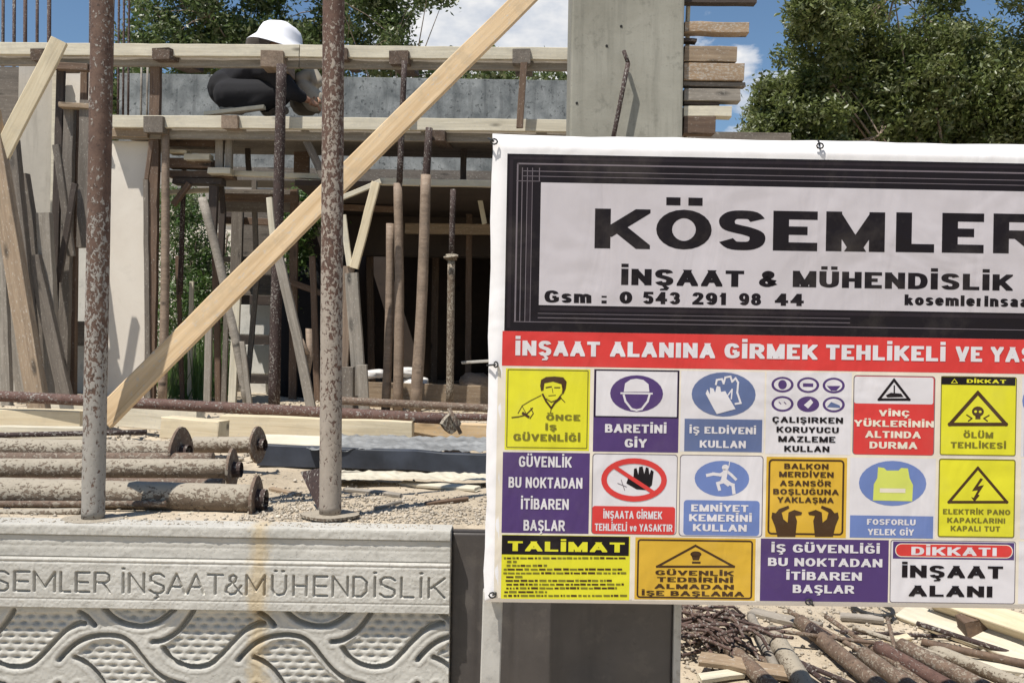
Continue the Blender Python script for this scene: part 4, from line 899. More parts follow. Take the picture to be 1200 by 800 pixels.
# slab edge strips
board('edge_board', P(446, 213, 7.55), P(640, 217, 7.55), .05, .05, LIME, 'pale edge strip of the lower slab', 'board', RAILG)
board('edge_board', P(396, 234, 7.5), P(446, 213, 7.5), .035, .04, LIME, 'pale strip slanting up to the lower slab edge', 'board', RAILG)
board('edge_board', P(475, 268, 8.9), P(650, 270, 8.9), .09, .06, TAN, 'tan beam edge inside the dark bay', 'board', RAILG)
board('edge_board', P(265, 203, 7.7), P(395, 208, 7.7), .04, .05, LIME, 'pale edge strip left of the lower slab', 'board', RAILG)
board('timber_prop', P(560, 222, 8.3), P(568, 262, 8.3), .04, .04, LIME, 'short pale strut at the banner edge under the lower slab', 'strut')
# ------------------------------------------------ posts
def g_at(px, Y): return P(px, 400, Y).x
def post(x0, y0, x1, y1, Y, wpx, m, label, name='timber_post', rnd=False, bend=.0, cat='post', n=(0, -1, 0), t=None):
    a, b = P(x0, y0, Y), P(x1, y1, Y)
    if y1 > 455: # goes down to the ground
        gzv = gz(b.x, Y)-.01; k = (a.z-gzv)/(a.z-b.z); b = a+(b-a)*k
    w = wpx*Y/F
    if rnd: return tube(name, b, a, w/2*1.08, m, label, cat, r1=w/2*.92, jit=.05, bend=bend, segs=12)
    return board(name, a, b, w, t or w*.7, m, label, cat, n=n, warp=abs(bend))
post(474, 72, 468, 215, 7.3, 7, RDARK, 'dark slim post right of the top rail joist, before the shutter panel', 'steel_post', True)
post(466, 215, 466, 478, 7.3, 11, BARK, 'right one of the two log props touching under the lower slab edge', 'log_prop', True, .012)
post(457, 262, 452, 478, 7.35, 10, BARK, 'left one of the two log props touching under the lower slab edge', 'log_prop', True, .01)
post(503, 150, 498, 225, 7.3, 9, RDARK, 'short dark post under the lower rail right of the plank', 'steel_post', True)
post(499, 205, 487, 478, 7.28, 13, BARK, 'straight brown log prop between the paired logs and the slim steel prop', 'log_prop', True, .01)
post(614, 74, 609, 150, 7.3, 8, BROWN, 'dark brown post between the rails left of the concrete column', 'timber_post')
post(330, 76, 321, 475, 7.28, 13, RDARK, 'tall dark steel post below the worker', 'steel_post', True)
post(216, 188, 211, 345, 7.9, 6, RDARK, 'slim black post in front of the hedge', 'steel_post', True)
sp_ = empty('steel_prop', P(527, 470, 7.3), 'slim grey steel prop with a collar in the dark bay', 'prop')
tube('tube', P(527, 478, 7.3), P(529, 300, 7.3), .027, RSPL, parent=sp_); tube('inner_tube', P(529, 300, 7.3), P(531, 222, 7.3), .02, RDARK, parent=sp_); tube('collar', P(529, 305, 7.3), P(529, 298, 7.3), .04, RSPL, parent=sp_)
mb = MB(); polyline_tube(mb, [P(520, 302, 7.24), P(537, 300, 7.24)], .009, RSPL, 8); mb.build('handle', sp_, tuple(sp_.location))
# leaning struts
post(441, 214, 415, 314, 7.1, 10, PALE, 'pale strut leaning left under the start of the lower slab', 'timber_strut', cat='strut')
post(402, 252, 410, 312, 7.12, 7, LIME, 'thin pale strut meeting the leaning strut beside the middle prop', 'timber_strut', cat='strut')
post(352, 150, 388, 225, 7.5, 9, GREY, 'grey strut slanting down right below the worker', 'timber_strut', cat='strut')
post(316, 232, 322, 300, 7.1, 7, LIME, 'short pale strut beside the tall dark post', 'timber_strut', cat='strut')
post(326, 300, 364, 476, 7.0, 11, GREYL, 'long grey strut leaning from the tall dark post to the ground', 'timber_strut', cat='strut', bend=.02)
post(362, 385, 357, 450, 7.05, 8, BARK, 'short crooked stick by the middle prop', 'stick', True, .02, 'stick')
post(352, 395, 361, 415, 7.0, 5, BARK, 'twig forking off the crooked stick', 'stick', True, .0, 'stick')
post(237, 232, 292, 480, 7.2, 11, GREYL, 'grey green pole leaning across the hedge', 'log_prop', True, .02)
post(245, 380, 243, 475, 7.3, 8, GREYL, 'upright grey stake in the sunlit grass', 'timber_stake', cat='stake')
post(278, 345, 272, 478, 7.2, 9, LIME, 'pale upright batten left of the white blocks', 'timber_stake', cat='stake')
post(284, 400, 293, 478, 7.15, 6, GREYL, 'thin batten leaning beside the white blocks', 'timber_stake', cat='stake')
post(266, 345, 262, 478, 7.35, 6, GREY, 'thin dark batten in front of the grass', 'timber_stake', cat='stake')
# cement caked timber stack beside the middle prop
post(409, 312, 400, 465, 7.15, 12, BARK, 'brown stacked block column close behind the middle prop, left side', 'timber_post')
post(412, 320, 421, 463, 7.1, 15, GREYL, 'cement-caked grey post leaning behind the middle prop', 'timber_post', bend=.02)
post(404, 430, 404, 462, 6.95, 22, GREY, 'grey offcut board standing at the foot of the caked post', 'timber_board', cat='board')
post(424, 428, 426, 462, 6.9, 12, GREYL, 'light offcut board right of the grey offcut', 'timber_board', cat='board')
# ------------------------------------------------ left bay
wc = tri_boxes('concrete_column', (P(127, 300, 7.55).x, 7.55, .95), (P(172, 300, 7.55).x, 7.8, P(150, 165, 7.55).z), WHITEC, None, .008, label='whitewashed concrete column right of the left prop', cat='column')
board('timber_board', P(128, 157, 7.48), P(176, 158, 7.48), .06, .12, TAN, 'tan board capping the white column', 'board')
post(183, 70, 176, 476, 7.5, 12, BROWN, 'brown shutter board against the right side of the white column', 'timber_board', cat='board')
post(194, 152, 190, 476, 7.45, 10, BARK, 'brown round pole two steps right of the white column', 'log_prop', True, .01)
post(178, 165, 172, 210, 7.4, 5, BROWN, 'short brown cleat at the top right corner of the white column', 'timber_cleat', cat='cleat')
post(171, 210, 174, 470, 7.47, 6, GREY, 'narrow grey batten touching the white column', 'timber_batten', cat='batten')
pan = empty('plywood_form', P(46, 470, 7.9), 'tall pale grey plywood shutter panel near the left edge', 'formwork')
a0, a1 = P(22, 72, 7.9), P(69, 72, 7.9)
tri_boxes('plywood', (a0.x, 7.9, .95), (a1.x, 7.93, P(46, 66, 7.9).z), PANEL, pan, .003)
tri_boxes('stiffener', (a1.x-.03, 7.86, .95), (a1.x, 7.897, P(46, 70, 7.9).z), LIME, pan, .003)
tri_boxes('shutter_panel', (P(-90, 200, 8.1).x, 8.1, .95), (P(20, 200, 8.1).x, 8.15, P(0, 78, 8.1).z), GREY, bld, .004, label='dark weathered shutter panel at the very left edge')
for (x0, y0, x1, y1, Y_, w, m, lab) in (
    (12, 165, 42, 470, 7.0, 18, GREY, 'grey plank leaning right, second from the left edge'),
    (24, 205, 66, 470, 7.2, 18, GREY, 'grey plank leaning across the pale shutter panel'),
    (-6, 200, 30, 470, 7.25, 16, GREYL, 'pale plank leaning right at the left picture edge'),
    (40, 300, 78, 468, 7.05, 15, GREY, 'low grey plank leaning against the upright boards'),
    (72, 78, 60, 462, 7.55, 9, DARKW, 'dark upright edge post of the pale shutter panel'),
    (52, 250, 64, 462, 7.1, 16, GREYL, 'short light grey plank leaning in the left bay'),
    (82, 128, 74, 465, 7.5, 12, GREY, 'grey upright board between the shutter panel and the left prop'),
    (86, 128, 83, 465, 7.6, 12, BROWN, 'brown upright board between the shutter panel and the left prop'),
    (101, 118, 97, 290, 7.45, 12, GREY, 'grey upright board close to the left prop'),
    (66, 170, 84, 300, 7.3, 8, GREY, 'short grey brace crossing the upright boards'),
    (88, 215, 68, 330, 7.2, 7, DARKW, 'short dark brace crossing the upright boards'),
    (2, 300, 8, 465, 6.9, 12, GREYL, 'pale plank at the left picture edge behind the tan board'),
    (100, 70, 98, 130, 7.6, 8, BROWN, 'brown stub hanging from the top rail left of the near prop')):
    post(x0, y0, x1, y1, Y_, w, m, lab, 'timber_board', cat='board')
board('timber_board', P(72, 124, 7.45), P(108, 126, 7.45), .035, .1, TAN, 'short tan cross board left of the near prop', 'board')
board('timber_board', P(68, 78, 7.4), P(104, 80, 7.4), .05, .06, BROWN, 'brown cross board under the top rail left of the near prop', 'board')
tri_boxes('concrete_block', (P(76, 120, 8).x, 8, P(80, 123, 8).z), (P(106, 120, 8).x, 8.2, P(80, 82, 8).z), WHITEC, None, .01, label='pale pinkish block resting above the cross board at left', cat='block')
tri_boxes('concrete_block', (P(50, 400, 8.9).x, 8.9, .95), (P(112, 400, 8.9).x, 9.05, P(80, 285, 8.9).z), WHITEB, None, .01, label='white rendered pier glimpsed between the boards behind the left prop', cat='pier')
tri_boxes('timber_board', (P(60, 390, 8.7).x, 8.7, P(80, 405, 8.7).z), (P(126, 400, 8.7).x, 8.75, P(80, 376, 8.7).z), GREY, None, .004, label='dark board crossing the white pier', cat='board')
# ------------------------------------------------ stair formwork, middle
st = empty('stair_formwork', P(240, 230, 7.9), 'brown timber formwork of a rising stair under the deck', 'formwork')
for i, (x0, x1, y, h, m, Yo) in enumerate(((200, 262, 167, 12, BROWN, 0), (200, 222, 179, 4, PALE, -.06), (219, 248, 185, 7, LIME, -.1), (200, 250, 192, 11, BROWN, -.03), (246, 272, 201, 7, LIME, -.12), (200, 275, 205, 8, BROWN, 0), (205, 262, 213, 7, DARKW, -.04))):
    board('step_board', P(x0, y, 7.7+Yo), P(x1, y+(x1-x0)*.016, 7.7+Yo), h*7.7/F, .12, m, parent=st)
for (x0, y0, x1, y1, w, m) in ((258, 150, 257, 205, 9, GREYL), (269, 160, 268, 205, 8, GREYL), (222, 215, 203, 240, 6, BROWN), (251, 218, 249, 275, 10, DARKW)): board('stair_post', P(x0, y0, 7.6), P(x1, y1, 7.6), w*7.6/F, .05, m, parent=st)
# white block wall with dark battens
bw = empty('block_wall', P(300, 476, 9.3), 'white block wall seen between dark battens left of the tall post', 'wall')
for (x0, y0, x1, y1) in ((294, 318, 320, 347), (279, 357, 318, 392), (281, 404, 317, 438), (286, 449, 316, 470), (262, 470, 400, 478), (316, 236, 326, 262)):
    a, b = P(x0, y1, 9.3), P(x1, y0, 9.3); tri_boxes('block', (a.x, 9.3, min(a.z, b.z)), (b.x, 9.45, b.z), WHITEB, bw, .008)
tri_boxes('mortar_core', (P(274, 400, 9.35).x, 9.36, .95), (P(345, 400, 9.35).x, 9.44, P(300, 322, 9.35).z), GREY, bw)
fr = empty('batten_frame', P(300, 476, 9.0), 'dark batten frame standing in front of the white block wall', 'formwork')
for (x0, y0, x1, y1, w, m) in ((262, 258, 328, 261, 8, BROWN), (256, 304, 330, 303, 6, GREY), (270, 351, 345, 353, 11, DARKW), (272, 398, 348, 399, 11, DARKW), (276, 444, 345, 445, 10, DARKW)): board('batten', P(x0, y0, 9.0), P(x1, y1, 9.0), w*9/F, .05, m, parent=fr)
for (x0, y0, x1, y1, w, m) in ((279, 245, 276, 345, 13, GREY), (262, 225, 259, 300, 7, DARKW), (333, 340, 331, 470, 8, GREY)): board('upright', P(x0, y0, 8.93), P(x1, y1, 8.93), w*9/F, .05, m, parent=fr)
tri_boxes('shutter_panel', (P(283, 300, 9.2).x, 9.2, P(300, 345, 9.2).z), (P(318, 300, 9.2).x, 9.24, P(300, 222, 9.2).z), GREY, bld, .003, label='grey board panel above the white blocks')
tri_boxes('shutter_panel', (P(264, 215, 8.4).x, 8.4, P(300, 248, 8.4).z), (P(345, 215, 8.4).x, 8.44, P(300, 222, 8.4).z), GREY, bld, .003, label='narrow grey shutter panel under the stair formwork')
tri_boxes('shutter_panel', (P(344, 200, 8.1).x, 8.1, P(300, 203, 8.1).z), (P(362, 200, 8.1).x, 8.14, P(300, 158, 8.1).z), BROWN, bld, .003, label='brown board hanging under the deck right of the tall post')
for i, (x0, y0, x1, y1, Y_, w, m, lab) in enumerate((
    (432, 222, 436, 470, 9.9, 8, BROWN, 'dim brown post deep in the bay, left'), (512, 222, 508, 470, 10.4, 8, BROWN, 'dim brown post deep in the bay, middle'),
    (550, 222, 548, 470, 9.2, 7, BROWN, 'dim brown post deep in the bay, right'), (345, 222, 343, 470, 8.4, 9, BROWN, 'brown post behind the tall dark post'),
    (298, 212, 300, 300, 8.5, 6, GREY, 'short grey post above the batten frame'), (254, 160, 262, 250, 7.9, 6, DARKW, 'dark stub post under the stair formwork'),
    (303, 300, 288, 470, 8.6, 6, GREY, 'thin grey batten before the white blocks'), (225, 330, 222, 475, 8.3, 5, LIME, 'pale thin stake in front of the hedge'),
    (208, 300, 214, 475, 8.2, 5, BROWN, 'thin brown stake left of the grass'), (252, 300, 256, 475, 8.0, 7, BROWN, 'thin brown batten right of the hedge'),
    (366, 300, 372, 470, 8.0, 7, BROWN, 'thin brown post just left of the middle prop'), (384, 160, 380, 212, 7.8, 8, DARKW, 'dark stub post between the decks'),
    (290, 160, 292, 206, 8.0, 6, DARKW, 'dark stub between the decks left of the tall post'), (545, 156, 543, 214, 7.9, 7, DARKW, 'dark stub between the decks near the banner'))):
    post(x0, y0, x1, y1, Y_, w, m, lab, 'timber_post', cat='post', bend=.004)
board('timber_beam', P(340, 240, 8.6), P(470, 246, 8.6), .05, .05, BROWN, 'brown cross timber under the lower slab', 'beam')
board('timber_beam', P(250, 231, 8.1), P(350, 233, 8.1), .06, .05, BROWN, 'brown cross timber above the batten frame', 'beam')
board('timber_beam', P(190, 226, 8.0), P(262, 222, 8.0), .035, .04, LIME, 'pale cross timber above the hedge', 'beam')
board('timber_board', P(340, 330, 8.3), P(400, 352, 8.3), .05, .03, BROWN, 'short brown board hanging askew behind the middle prop', 'board')
# dark furnishings inside bay
def blob(name, c, r, m, label, cat, seed, grp=None):
    import bmesh
    bm = bmesh.new(); bmesh.ops.create_icosphere(bm, subdivisions=3, radius=1); rg = random.Random(seed); ph = [rg.uniform(0, 6) for _ in range(6)]
    for v in bm.verts:
        p_ = v.co.copy(); k = 1+.08*math.sin(5*p_.x+ph[0])*math.cos(4*p_.y+ph[1])+.06*math.sin(9*p_.z+ph[2]+3*p_.x)
        s = lambda t: math.copysign(abs(t)**.62, t)
        v.co = Vector((s(p_.x)*r[0]*k, s(p_.y)*r[1]*k, (s(p_.z)*k+(.9 if 1 else 0))*r[2]))
    me = bpy.data.meshes.new(name); bm.to_mesh(me); bm.free(); me.materials.append(m); me.polygons.foreach_set('use_smooth', [True]*len(me.polygons))
    o = link(name, me); o.location = c; return tag(o, label, cat, grp)
SK = 'white sacks in the dark bay'
for i, (px, py, w, h, lab) in enumerate(((437, 456, 40, 7, 'white sack lying between the caked post and the paired logs'), (440, 438, 22, 5, 'small white sack on top, left of the paired logs'), (487, 451, 32, 9, 'large white sack between the paired logs and the straight log'),
        (480, 464, 52, 5, 'flat white sack at the bottom behind the logs'), (478, 436, 24, 6, 'topmost white sack right of the paired logs'))):
    c = P(px, py, 7.75); blob('sack', (c.x, 7.75, c.z-h*7.75/F*.9), (w/2*7.75/F, .16, h*7.75/F), SACK, lab, 'sack', i, SK)
board('timber_board', P(400, 470, 7.6), P(590, 476, 7.6), .05, .3, TAN, 'tan sill board running behind the log props', 'board', n=(0, 0, 1))
board('steel_bar', P(541, 425, 7.4), P(600, 421, 7.35), .02, .02, STEELW, 'pale bar poking out at the banner edge', 'bar')
blob('rubble_heap', (P(556, 460, 8.2).x, 8.2, 1.0), (.12, .15, .13), BARK, 'small dark heap in the bay beside the banner', 'heap', 9)
# cabin-like dark bundle behind middle prop, left
o = blob('dark_tarpaulin', (P(358, 440, 9).x, 8.9, .98), (.22, .3, .62), TROU, 'dark bundled tarpaulin behind the crooked stick', 'tarpaulin', 12)
# ------------------------------------------------ big concrete column and its board stack
cl, cr = P(669, 80, 6.0).x, P(801, 80, 6.0).x
colm = tri_boxes('concrete_column', (cl, 6.0, .9), (cr, 6.45, 4.2), CONC, None, .012, label='broad bare grey green concrete column behind the banner', cat='column')
rod = empty('steel_rod', P(718, 160, 5.9), 'dark rod leaning on the broad concrete column', 'rod')
tube('shaft', P(716, 175, 5.93), P(736, 74, 5.93), .0135, RDARK, parent=rod); tube('tip', P(736, 74, 5.93), P(731, 60, 5.95), .012, RDARK, parent=rod)
for i, (px, py) in enumerate(((676, 121), (728, 31), (711, 54))):
    mb = MB(); ring_plate(mb, zmat(P(px, py, 5.999), P(px, py, 5.9)), .008, .006, WIRE, 10); mb.build('tie_hole', colm, tuple(colm.location))
SG = 'shutter boards projecting right of the broad column'
for (y, h, xe, m, lab) in ((2, 6, 885, DARKW, 'thin dark board, topmost at the picture edge'), (34, 12, 876, ORANGE, 'orange board with a broken dark end'), (48, 4, 815, DARKW, 'short dark board end'), (65, 18, 861, TAN, 'tan board with stained end'),
        (86, 20, 870, ORANGE, 'broad orange board'), (100, 5, 872, GREY, 'thin grey board under the broad orange one'), (113, 14, 866, GREYL, 'pale whitewashed board'), (122, 4, 842, DARKW, 'thin dark batten'), (132, 12, 856, LIME, 'cement-grey board'), (148, 20, 836, BROWN, 'brown board just above the banner')):
    board('shutter_board', P(800.5, y, 6.1), P(xe, y+1.2, 6.1), h*6.1/F, .10 if h > 8 else .07, m, lab+' right of the broad column', 'board', SG, jit=.003)
board('shutter_batten', P(807, -20, 6.18), P(803, 175, 6.18), .02, .05, LIME, 'pale upright batten at the right edge of the broad column', 'batten')
# ------------------------------------------------ rebar
RG = 'rebar sticking up from the formwork'
for i, (x, yb, Y_, yt, r, w) in enumerate(((3, 60, 8.25, -70, .013, 'first'), (16, 60, 8.3, -70, .014, 'second'), (29, 60, 8.25, -70, .016, 'third'), (43, 60, 8.3, -70, .013, 'fourth'), (57, 60, 8.25, -70, .017, 'fifth'))):
    tube('rebar', P(x-1, 400, Y_), P(x+1, yt, Y_), r, REBAR, w+' rebar from the left edge, standing above the top rail', 'rebar', RG, segs=8, rings=4)
tube('rebar', P(103, 400, 8.3), P(106, -70, 8.3), .008, REBAR, 'thin rebar just left of the near prop', 'rebar', RG, segs=8, rings=4)
for x, w in ((138, 'left'), (144, 'middle'), (150, 'right')):
    tube('rebar', P(x, 150, 7.9), P(x+2, -70, 7.9), .009, REBAR, w+' one of three tall rebars just right of the near prop', 'rebar', RG, segs=8, rings=4)
for x, w in ((165, 'first'), (172, 'second'), (178, 'third'), (184, 'fourth')):
    tube('rebar', P(x, 150, 8.0), P(x+1, 78, 8.0), .009, GREYL, w+' of the short pale rebars between the rails above the white column', 'rebar', RG, segs=8, rings=3)
# ---------------------------------------------------------------- worker
def skin_mesh(name, verts, edges, m, parent, sub=2, root=0, off=(0, 0, 0)):
    me = bpy.data.meshes.new(name); me.from_pydata([tuple(Vector(v[0])-Vector(off)) for v in verts], edges, []); o = bpy.data.objects.new(name, me); COL.objects.link(o)
    sm = o.modifiers.new('s', 'SKIN'); sm.use_smooth_shade = True
    for i, v in enumerate(verts):
        r = v[1]; me.skin_vertices[0].data[i].radius = (r, r) if not isinstance(r, tuple) else r
    me.skin_vertices[0].data[root].use_root = True
    ss = o.modifiers.new('d', 'SUBSURF'); ss.levels = sub; ss.render_levels = sub
    dg = bpy.context.evaluated_depsgraph_get(); dg.update(); nm = bpy.data.meshes.new_from_object(o.evaluated_get(dg)); bpy.data.objects.remove(o)
    nm.materials.clear(); nm.materials.append(m); nm.polygons.foreach_set('use_smooth', [True]*len(nm.polygons)); nm.name = name
    return link(name, nm, parent)
def flesh(name, bones, m, parent, off, vox=.011, smooth=6):
    import bmesh
    bm = bmesh.new()
    for (p0, r0, p1, r1) in bones:
        n = max(2, int((Vector(p1)-Vector(p0)).length/(min(r0, r1)*.35))+1)
        for i in range(n+1):
            t = i/n; c = Vector(p0).lerp(Vector(p1), t)-Vector(off)
            bmesh.ops.create_icosphere(bm, subdivisions=2, radius=r0+(r1-r0)*t, matrix=Matrix.Translation(c))
    me = bpy.data.meshes.new(name); bm.to_mesh(me); bm.free(); o = bpy.data.objects.new(name, me); COL.objects.link(o)
    r_ = o.modifiers.new('r', 'REMESH'); r_.mode = 'VOXEL'; r_.voxel_size = vox
    s__ = o.modifiers.new('s', 'SMOOTH'); s__.iterations = smooth; s__.factor = .6
    dg = bpy.context.evaluated_depsgraph_get(); dg.update(); nm = bpy.data.meshes.new_from_object(o.evaluated_get(dg)); bpy.data.objects.remove(o)
    nm.materials.clear(); nm.materials.append(m); nm.polygons.foreach_set('use_smooth', [True]*len(nm.polygons)); nm.name = name
    return link(name, nm, parent)
wk_o = P(300, 133, 7.85); worker = empty('person', wk_o, 'crouching worker in black clothes and a white brimmed hat on the upper deck', 'person')
def q(px, py, dy=0.0): return P(px, py, 7.85+dy)
off = tuple(wk_o)
hip, waist, chest, neck, head = q(272, 104), q(284, 92), q(306, 80), q(320, 70), q(326, 60)
shl, shr = q(326, 80, .17), q(318, 82, -.19); ell_, elr = q(346, 104, .2), q(342, 108, -.24); hal, har = q(364, 112, .1), q(361, 118, -.12)
knl, knr = q(334, 104, .15), q(326, 110, -.14); anl, anr = q(312, 126, .13), q(282, 124, -.13); tol, tor = q(334, 130, .15), q(262, 129, -.13)
wl, wr = (shl+ell_)/2, (shr+elr)/2
fl, fr_ = ell_.lerp(hal, .55), elr.lerp(har, .55)
flesh('body', [(hip, .13, waist, .12), (waist, .12, chest, .12), (chest, .1, neck, .06), (neck, .055, head, .07), (head, .088, head+Vector((.02, -.01, -.05)), .07), (head+Vector((.075, -.02, -.02)), .016, head+Vector((.10, -.025, -.04)), .014),
    (head+Vector((0, -.088, -.01)), .018, head+Vector((0, -.09, -.03)), .014), (chest, .08, shl, .06), (shl, .06, ell_, .042), (ell_, .042, hal, .026), (chest, .08, shr, .06), (shr, .06, elr, .042), (elr, .042, har, .026)], SKIN, worker, off, .010, 4)
flesh('shirt', [(hip, .15, waist, .165), (waist, .165, chest, .175), (chest, .16, q(316, 76), .11), (chest, .14, shl, .10), (shl, .092, ell_, .066), (ell_, .062, fl, .05), (chest, .14, shr, .10), (shr, .092, elr, .066), (elr, .062, fr_, .05)], SHIRTB, worker, off)
flesh('trousers', [(q(266, 104), .15, hip, .165), (q(272, 110, .09), .13, knl, .10), (knl, .095, anl, .062), (q(270, 112, -.10), .13, knr, .105), (knr, .10, q(304, 118, -.15), .08), (q(304, 118, -.15), .08, anr, .062)], TROU, worker, off)
for a, b in ((anl, tol), (anr, tor)): flesh('shoe', [(a+Vector((0, 0, -.03)), .042, (a+b)/2+Vector((0, 0, -.01)), .042), ((a+b)/2+Vector((0, 0, -.01)), .042, b, .034)], SHOE, worker, off, .008, 3)
# hat: crown and a drooping brim
hc = head+Vector((-.005, 0, .052)); mb = MB(); n_ = 36; prof = [(.0, .165), (.06, .163), (.11, .15), (.148, .12), (.166, .08), (.175, .035), (.188, .008), (.215, -.02), (.245, -.052), (.246, -.058), (.21, -.03), (.15, .0)]
tl = Matrix.Rotation(math.radians(9), 3, 'Y') @ Matrix.Rotation(math.radians(-6), 3, 'X'); vs = []
for r_, z_ in prof:
    for k in range(n_):
        a = 2*PI*k/n_; wob = 1+.03*math.sin(3*a+1)+.02*math.sin(5*a); dz = .014*math.sin(2*a+.5) if r_ > .17 else .004*math.sin(4*a)
        vs.append(hc+tl @ Vector((r_*wob*math.cos(a)*1.0, r_*wob*math.sin(a)*.92, z_+dz)))
mb.add(vs, [[i*n_+k, i*n_+(k+1) % n_, (i+1)*n_+(k+1) % n_, (i+1)*n_+k] for i in range(len(prof)-1) for k in range(n_)], SHIRT)
mb.build('hat', worker, off, True)
flesh('hair', [(head+Vector((-.04, 0, -.02)), .066, head+Vector((-.03, 0, -.05)), .055)], HAIR, worker, off, .009, 2)
for (h_, e_) in ((hal, ell_), (har, elr)):
    d = (h_-e_).normalized(); s_ = Vector((0, 1, 0)).cross(d).normalized(); yy = Vector((0, 1, 0))
    vs = [(h_, .026), (h_+d*.06, .03)]; es = [(0, 1)]
    for i, (o_, l) in enumerate(((-.027, .055), (-.009, .07), (.009, .066), (.026, .05))):
        n0 = len(vs); vs += [(h_+d*.095+yy*o_, .009), (h_+d*(.095+l*.5)+yy*o_*1.1+s_*.012, .008), (h_+d*(.09+l*.75)+yy*o_*1.1+s_*.03, .007)]; es += [(1, n0), (n0, n0+1), (n0+1, n0+2)]
    n0 = len(vs); vs += [(h_+d*.04-yy*.035, .011), (h_+d*.075-yy*.05+s_*.015, .009)]; es += [(0, n0), (n0, n0+1)]
    skin_mesh('hand', vs, es, SKIN, worker, 2, 0, off)
# what he works on: canvas tool bag and a khaki bundle on the deck
blob('tool_bag', (P(359, 133, 8.15).x, 8.15, P(359, 133, 8.15).z), (.12, .08, .11), KHAKI, 'khaki tool bag on the deck beside the crouching worker', 'bag', 33)
flesh('cloth_bundle', [(P(352, 92, 7.95), .05, P(366, 84, 7.95), .045), (P(366, 84, 7.95), .045, P(372, 96, 7.95), .05), (P(356, 104, 7.95), .07, P(368, 118, 7.95), .09)], CAPM, None, tuple(P(362, 133, 7.95)), .01, 3)
_cb = bpy.data.objects['cloth_bundle']; _cb.location = P(362, 133, 7.95); tag(_cb, 'beige cloth bundle heaped behind the tool bag on the deck', 'bundle')
board('timber_offcut', P(240, 134, 7.6), P(310, 126, 7.6), .03, .06, LIME, 'pale offcut lying on the deck at the worker\'s feet', 'offcut')
# ---------------------------------------------------------------- gravel
def stones(name, n, fx, smin, smax, m, label, flat_=.7):
    base = np.array([(1, 0, 0), (-1, 0, 0), (0, 1, 0), (0, -1, 0), (0, 0, 1), (0, 0, -1)], float)
    fc = np.array([(0, 2, 4), (2, 1, 4), (1, 3, 4), (3, 0, 4), (2, 0, 5), (1, 2, 5), (3, 1, 5), (0, 3, 5)])
    xy = fx(n); n = len(xy); s = smin+(smax-smin)*RNG.random(n)**3
    V = base[None]*(.6+.6*RNG.random((n, 6, 1)))+RNG.normal(0, .18, (n, 6, 3)); V *= s[:, None, None]; V[:, :, 2] *= flat_
    a = RNG.random(n)*6.28; c, s_ = np.cos(a)[:, None], np.sin(a)[:, None]; x = V[:, :, 0]*c-V[:, :, 1]*s_; y = V[:, :, 0]*s_+V[:, :, 1]*c
    z = xy[:, 2] if xy.shape[1] > 2 else ground_h(xy[:, 0], xy[:, 1])
    V[:, :, 0] = x+xy[:, :1]; V[:, :, 1] = y+xy[:, 1:2]; V[:, :, 2] += (z+s*.35)[:, None]
    Fc = (fc[None]+np.arange(n)[:, None, None]*6).reshape(-1, 3)
    me = bpy.data.meshes.new(name); me.vertices.add(n*6); me.vertices.foreach_set('co', V.reshape(-1)); me.loops.add(len(Fc)*3); me.loops.foreach_set('vertex_index', Fc.reshape(-1).astype(np.int32))
    me.polygons.add(len(Fc)); me.polygons.foreach_set('loop_start', np.arange(0, len(Fc)*3, 3)); me.update(); me.validate(); me.materials.append(m)
    return tag(link(name, me), label, 'gravel', kind='stuff')
def r1(n): x = RNG.uniform(-.75, .0, n); y = 2.80+np.abs(RNG.normal(0, .28, n)); return np.stack([x, y], 1)
stones('gravel', 3600, r1, .0015, .008, STONE, 'loose grit heaped on the fill behind the wall beside the banner')
def r2(n): x = RNG.uniform(-2.2, -.3, n); y = 2.79+np.abs(RNG.normal(0, .7, n)); return np.stack([x, y], 1)
stones('gravel', 2600, r2, .0015, .009, STONE, 'scattered grit around the lying props')
def r3(n): x = RNG.uniform(-1.9, -.2, n); y = RNG.uniform(2.71, 2.78, n); return np.stack([x, y, np.full(n, CAMZ-222.3*K-.001)], 1)
stones('gravel', 1500, r3, .0012, .005, STONE, 'fine cement crumbs on the wall coping')
def r4(n): return np.stack([RNG.uniform(.3, 3.2, n), RNG.uniform(2.7, 4.8, n)], 1)
stones('gravel', 14000, r4, .002, .013, STONE, 'stones and crumbs on the ground below the banner')
def r5(n): y = RNG.uniform(4, 8, n); return np.stack([RNG.uniform(-.5, 0, n)*y, y], 1)
stones('gravel', 4000, r5, .004, .022, STONE, 'stones on the ground before the building')
# ---------------------------------------------------------------- bottom right: pipes, rebar mesh, boards
def onG(px, py, up=0.0):
    """ground point seen at a photo pixel"""
    a = P(px, py, 1.0)-Vector((0, 0, CAMZ)); t = 2.6
    while t < 9:
        p_ = Vector((0, 0, CAMZ))+a*t
        if p_.z <= gz(p_.x, p_.y)+up: break
        t += .01
    return p_
def gpipe(x0, y0, x1, y1, r, m, label, up0=0.0, up1=0.0, name='steel_pipe', ext=.35, hollow=True):
    a, b = onG(x0, y0, r+up0), onG(x1, y1, r+up1); b = b+(b-a).normalized()*ext; b.z = max(b.z, gz(b.x, b.y)+r+.003)
    return tube(name, a, b, r, m, label, 'pipe', 'pipes lying below the banner', segs=18, jit=.02, rings=24)
gpipe(804, 710, 905, 806, .026, RBRN, 'brown pipe slanting beside the rebar bundle, leftmost', .05)
gpipe(905, 742, 944, 806, .032, RSPL, 'cement-caked pipe with a worn open end', .03)
gpipe(938, 728, 1040, 812, .026, RBRN, 'brown pipe right of the cement-caked one', .02)
gpipe(1012, 766, 1075, 812, .026, RBRN, 'pipe in the row of four, leftmost', .01)
gpipe(1030, 758, 1125, 812, .024, RMAR, 'maroon pipe in the row of four', .02)
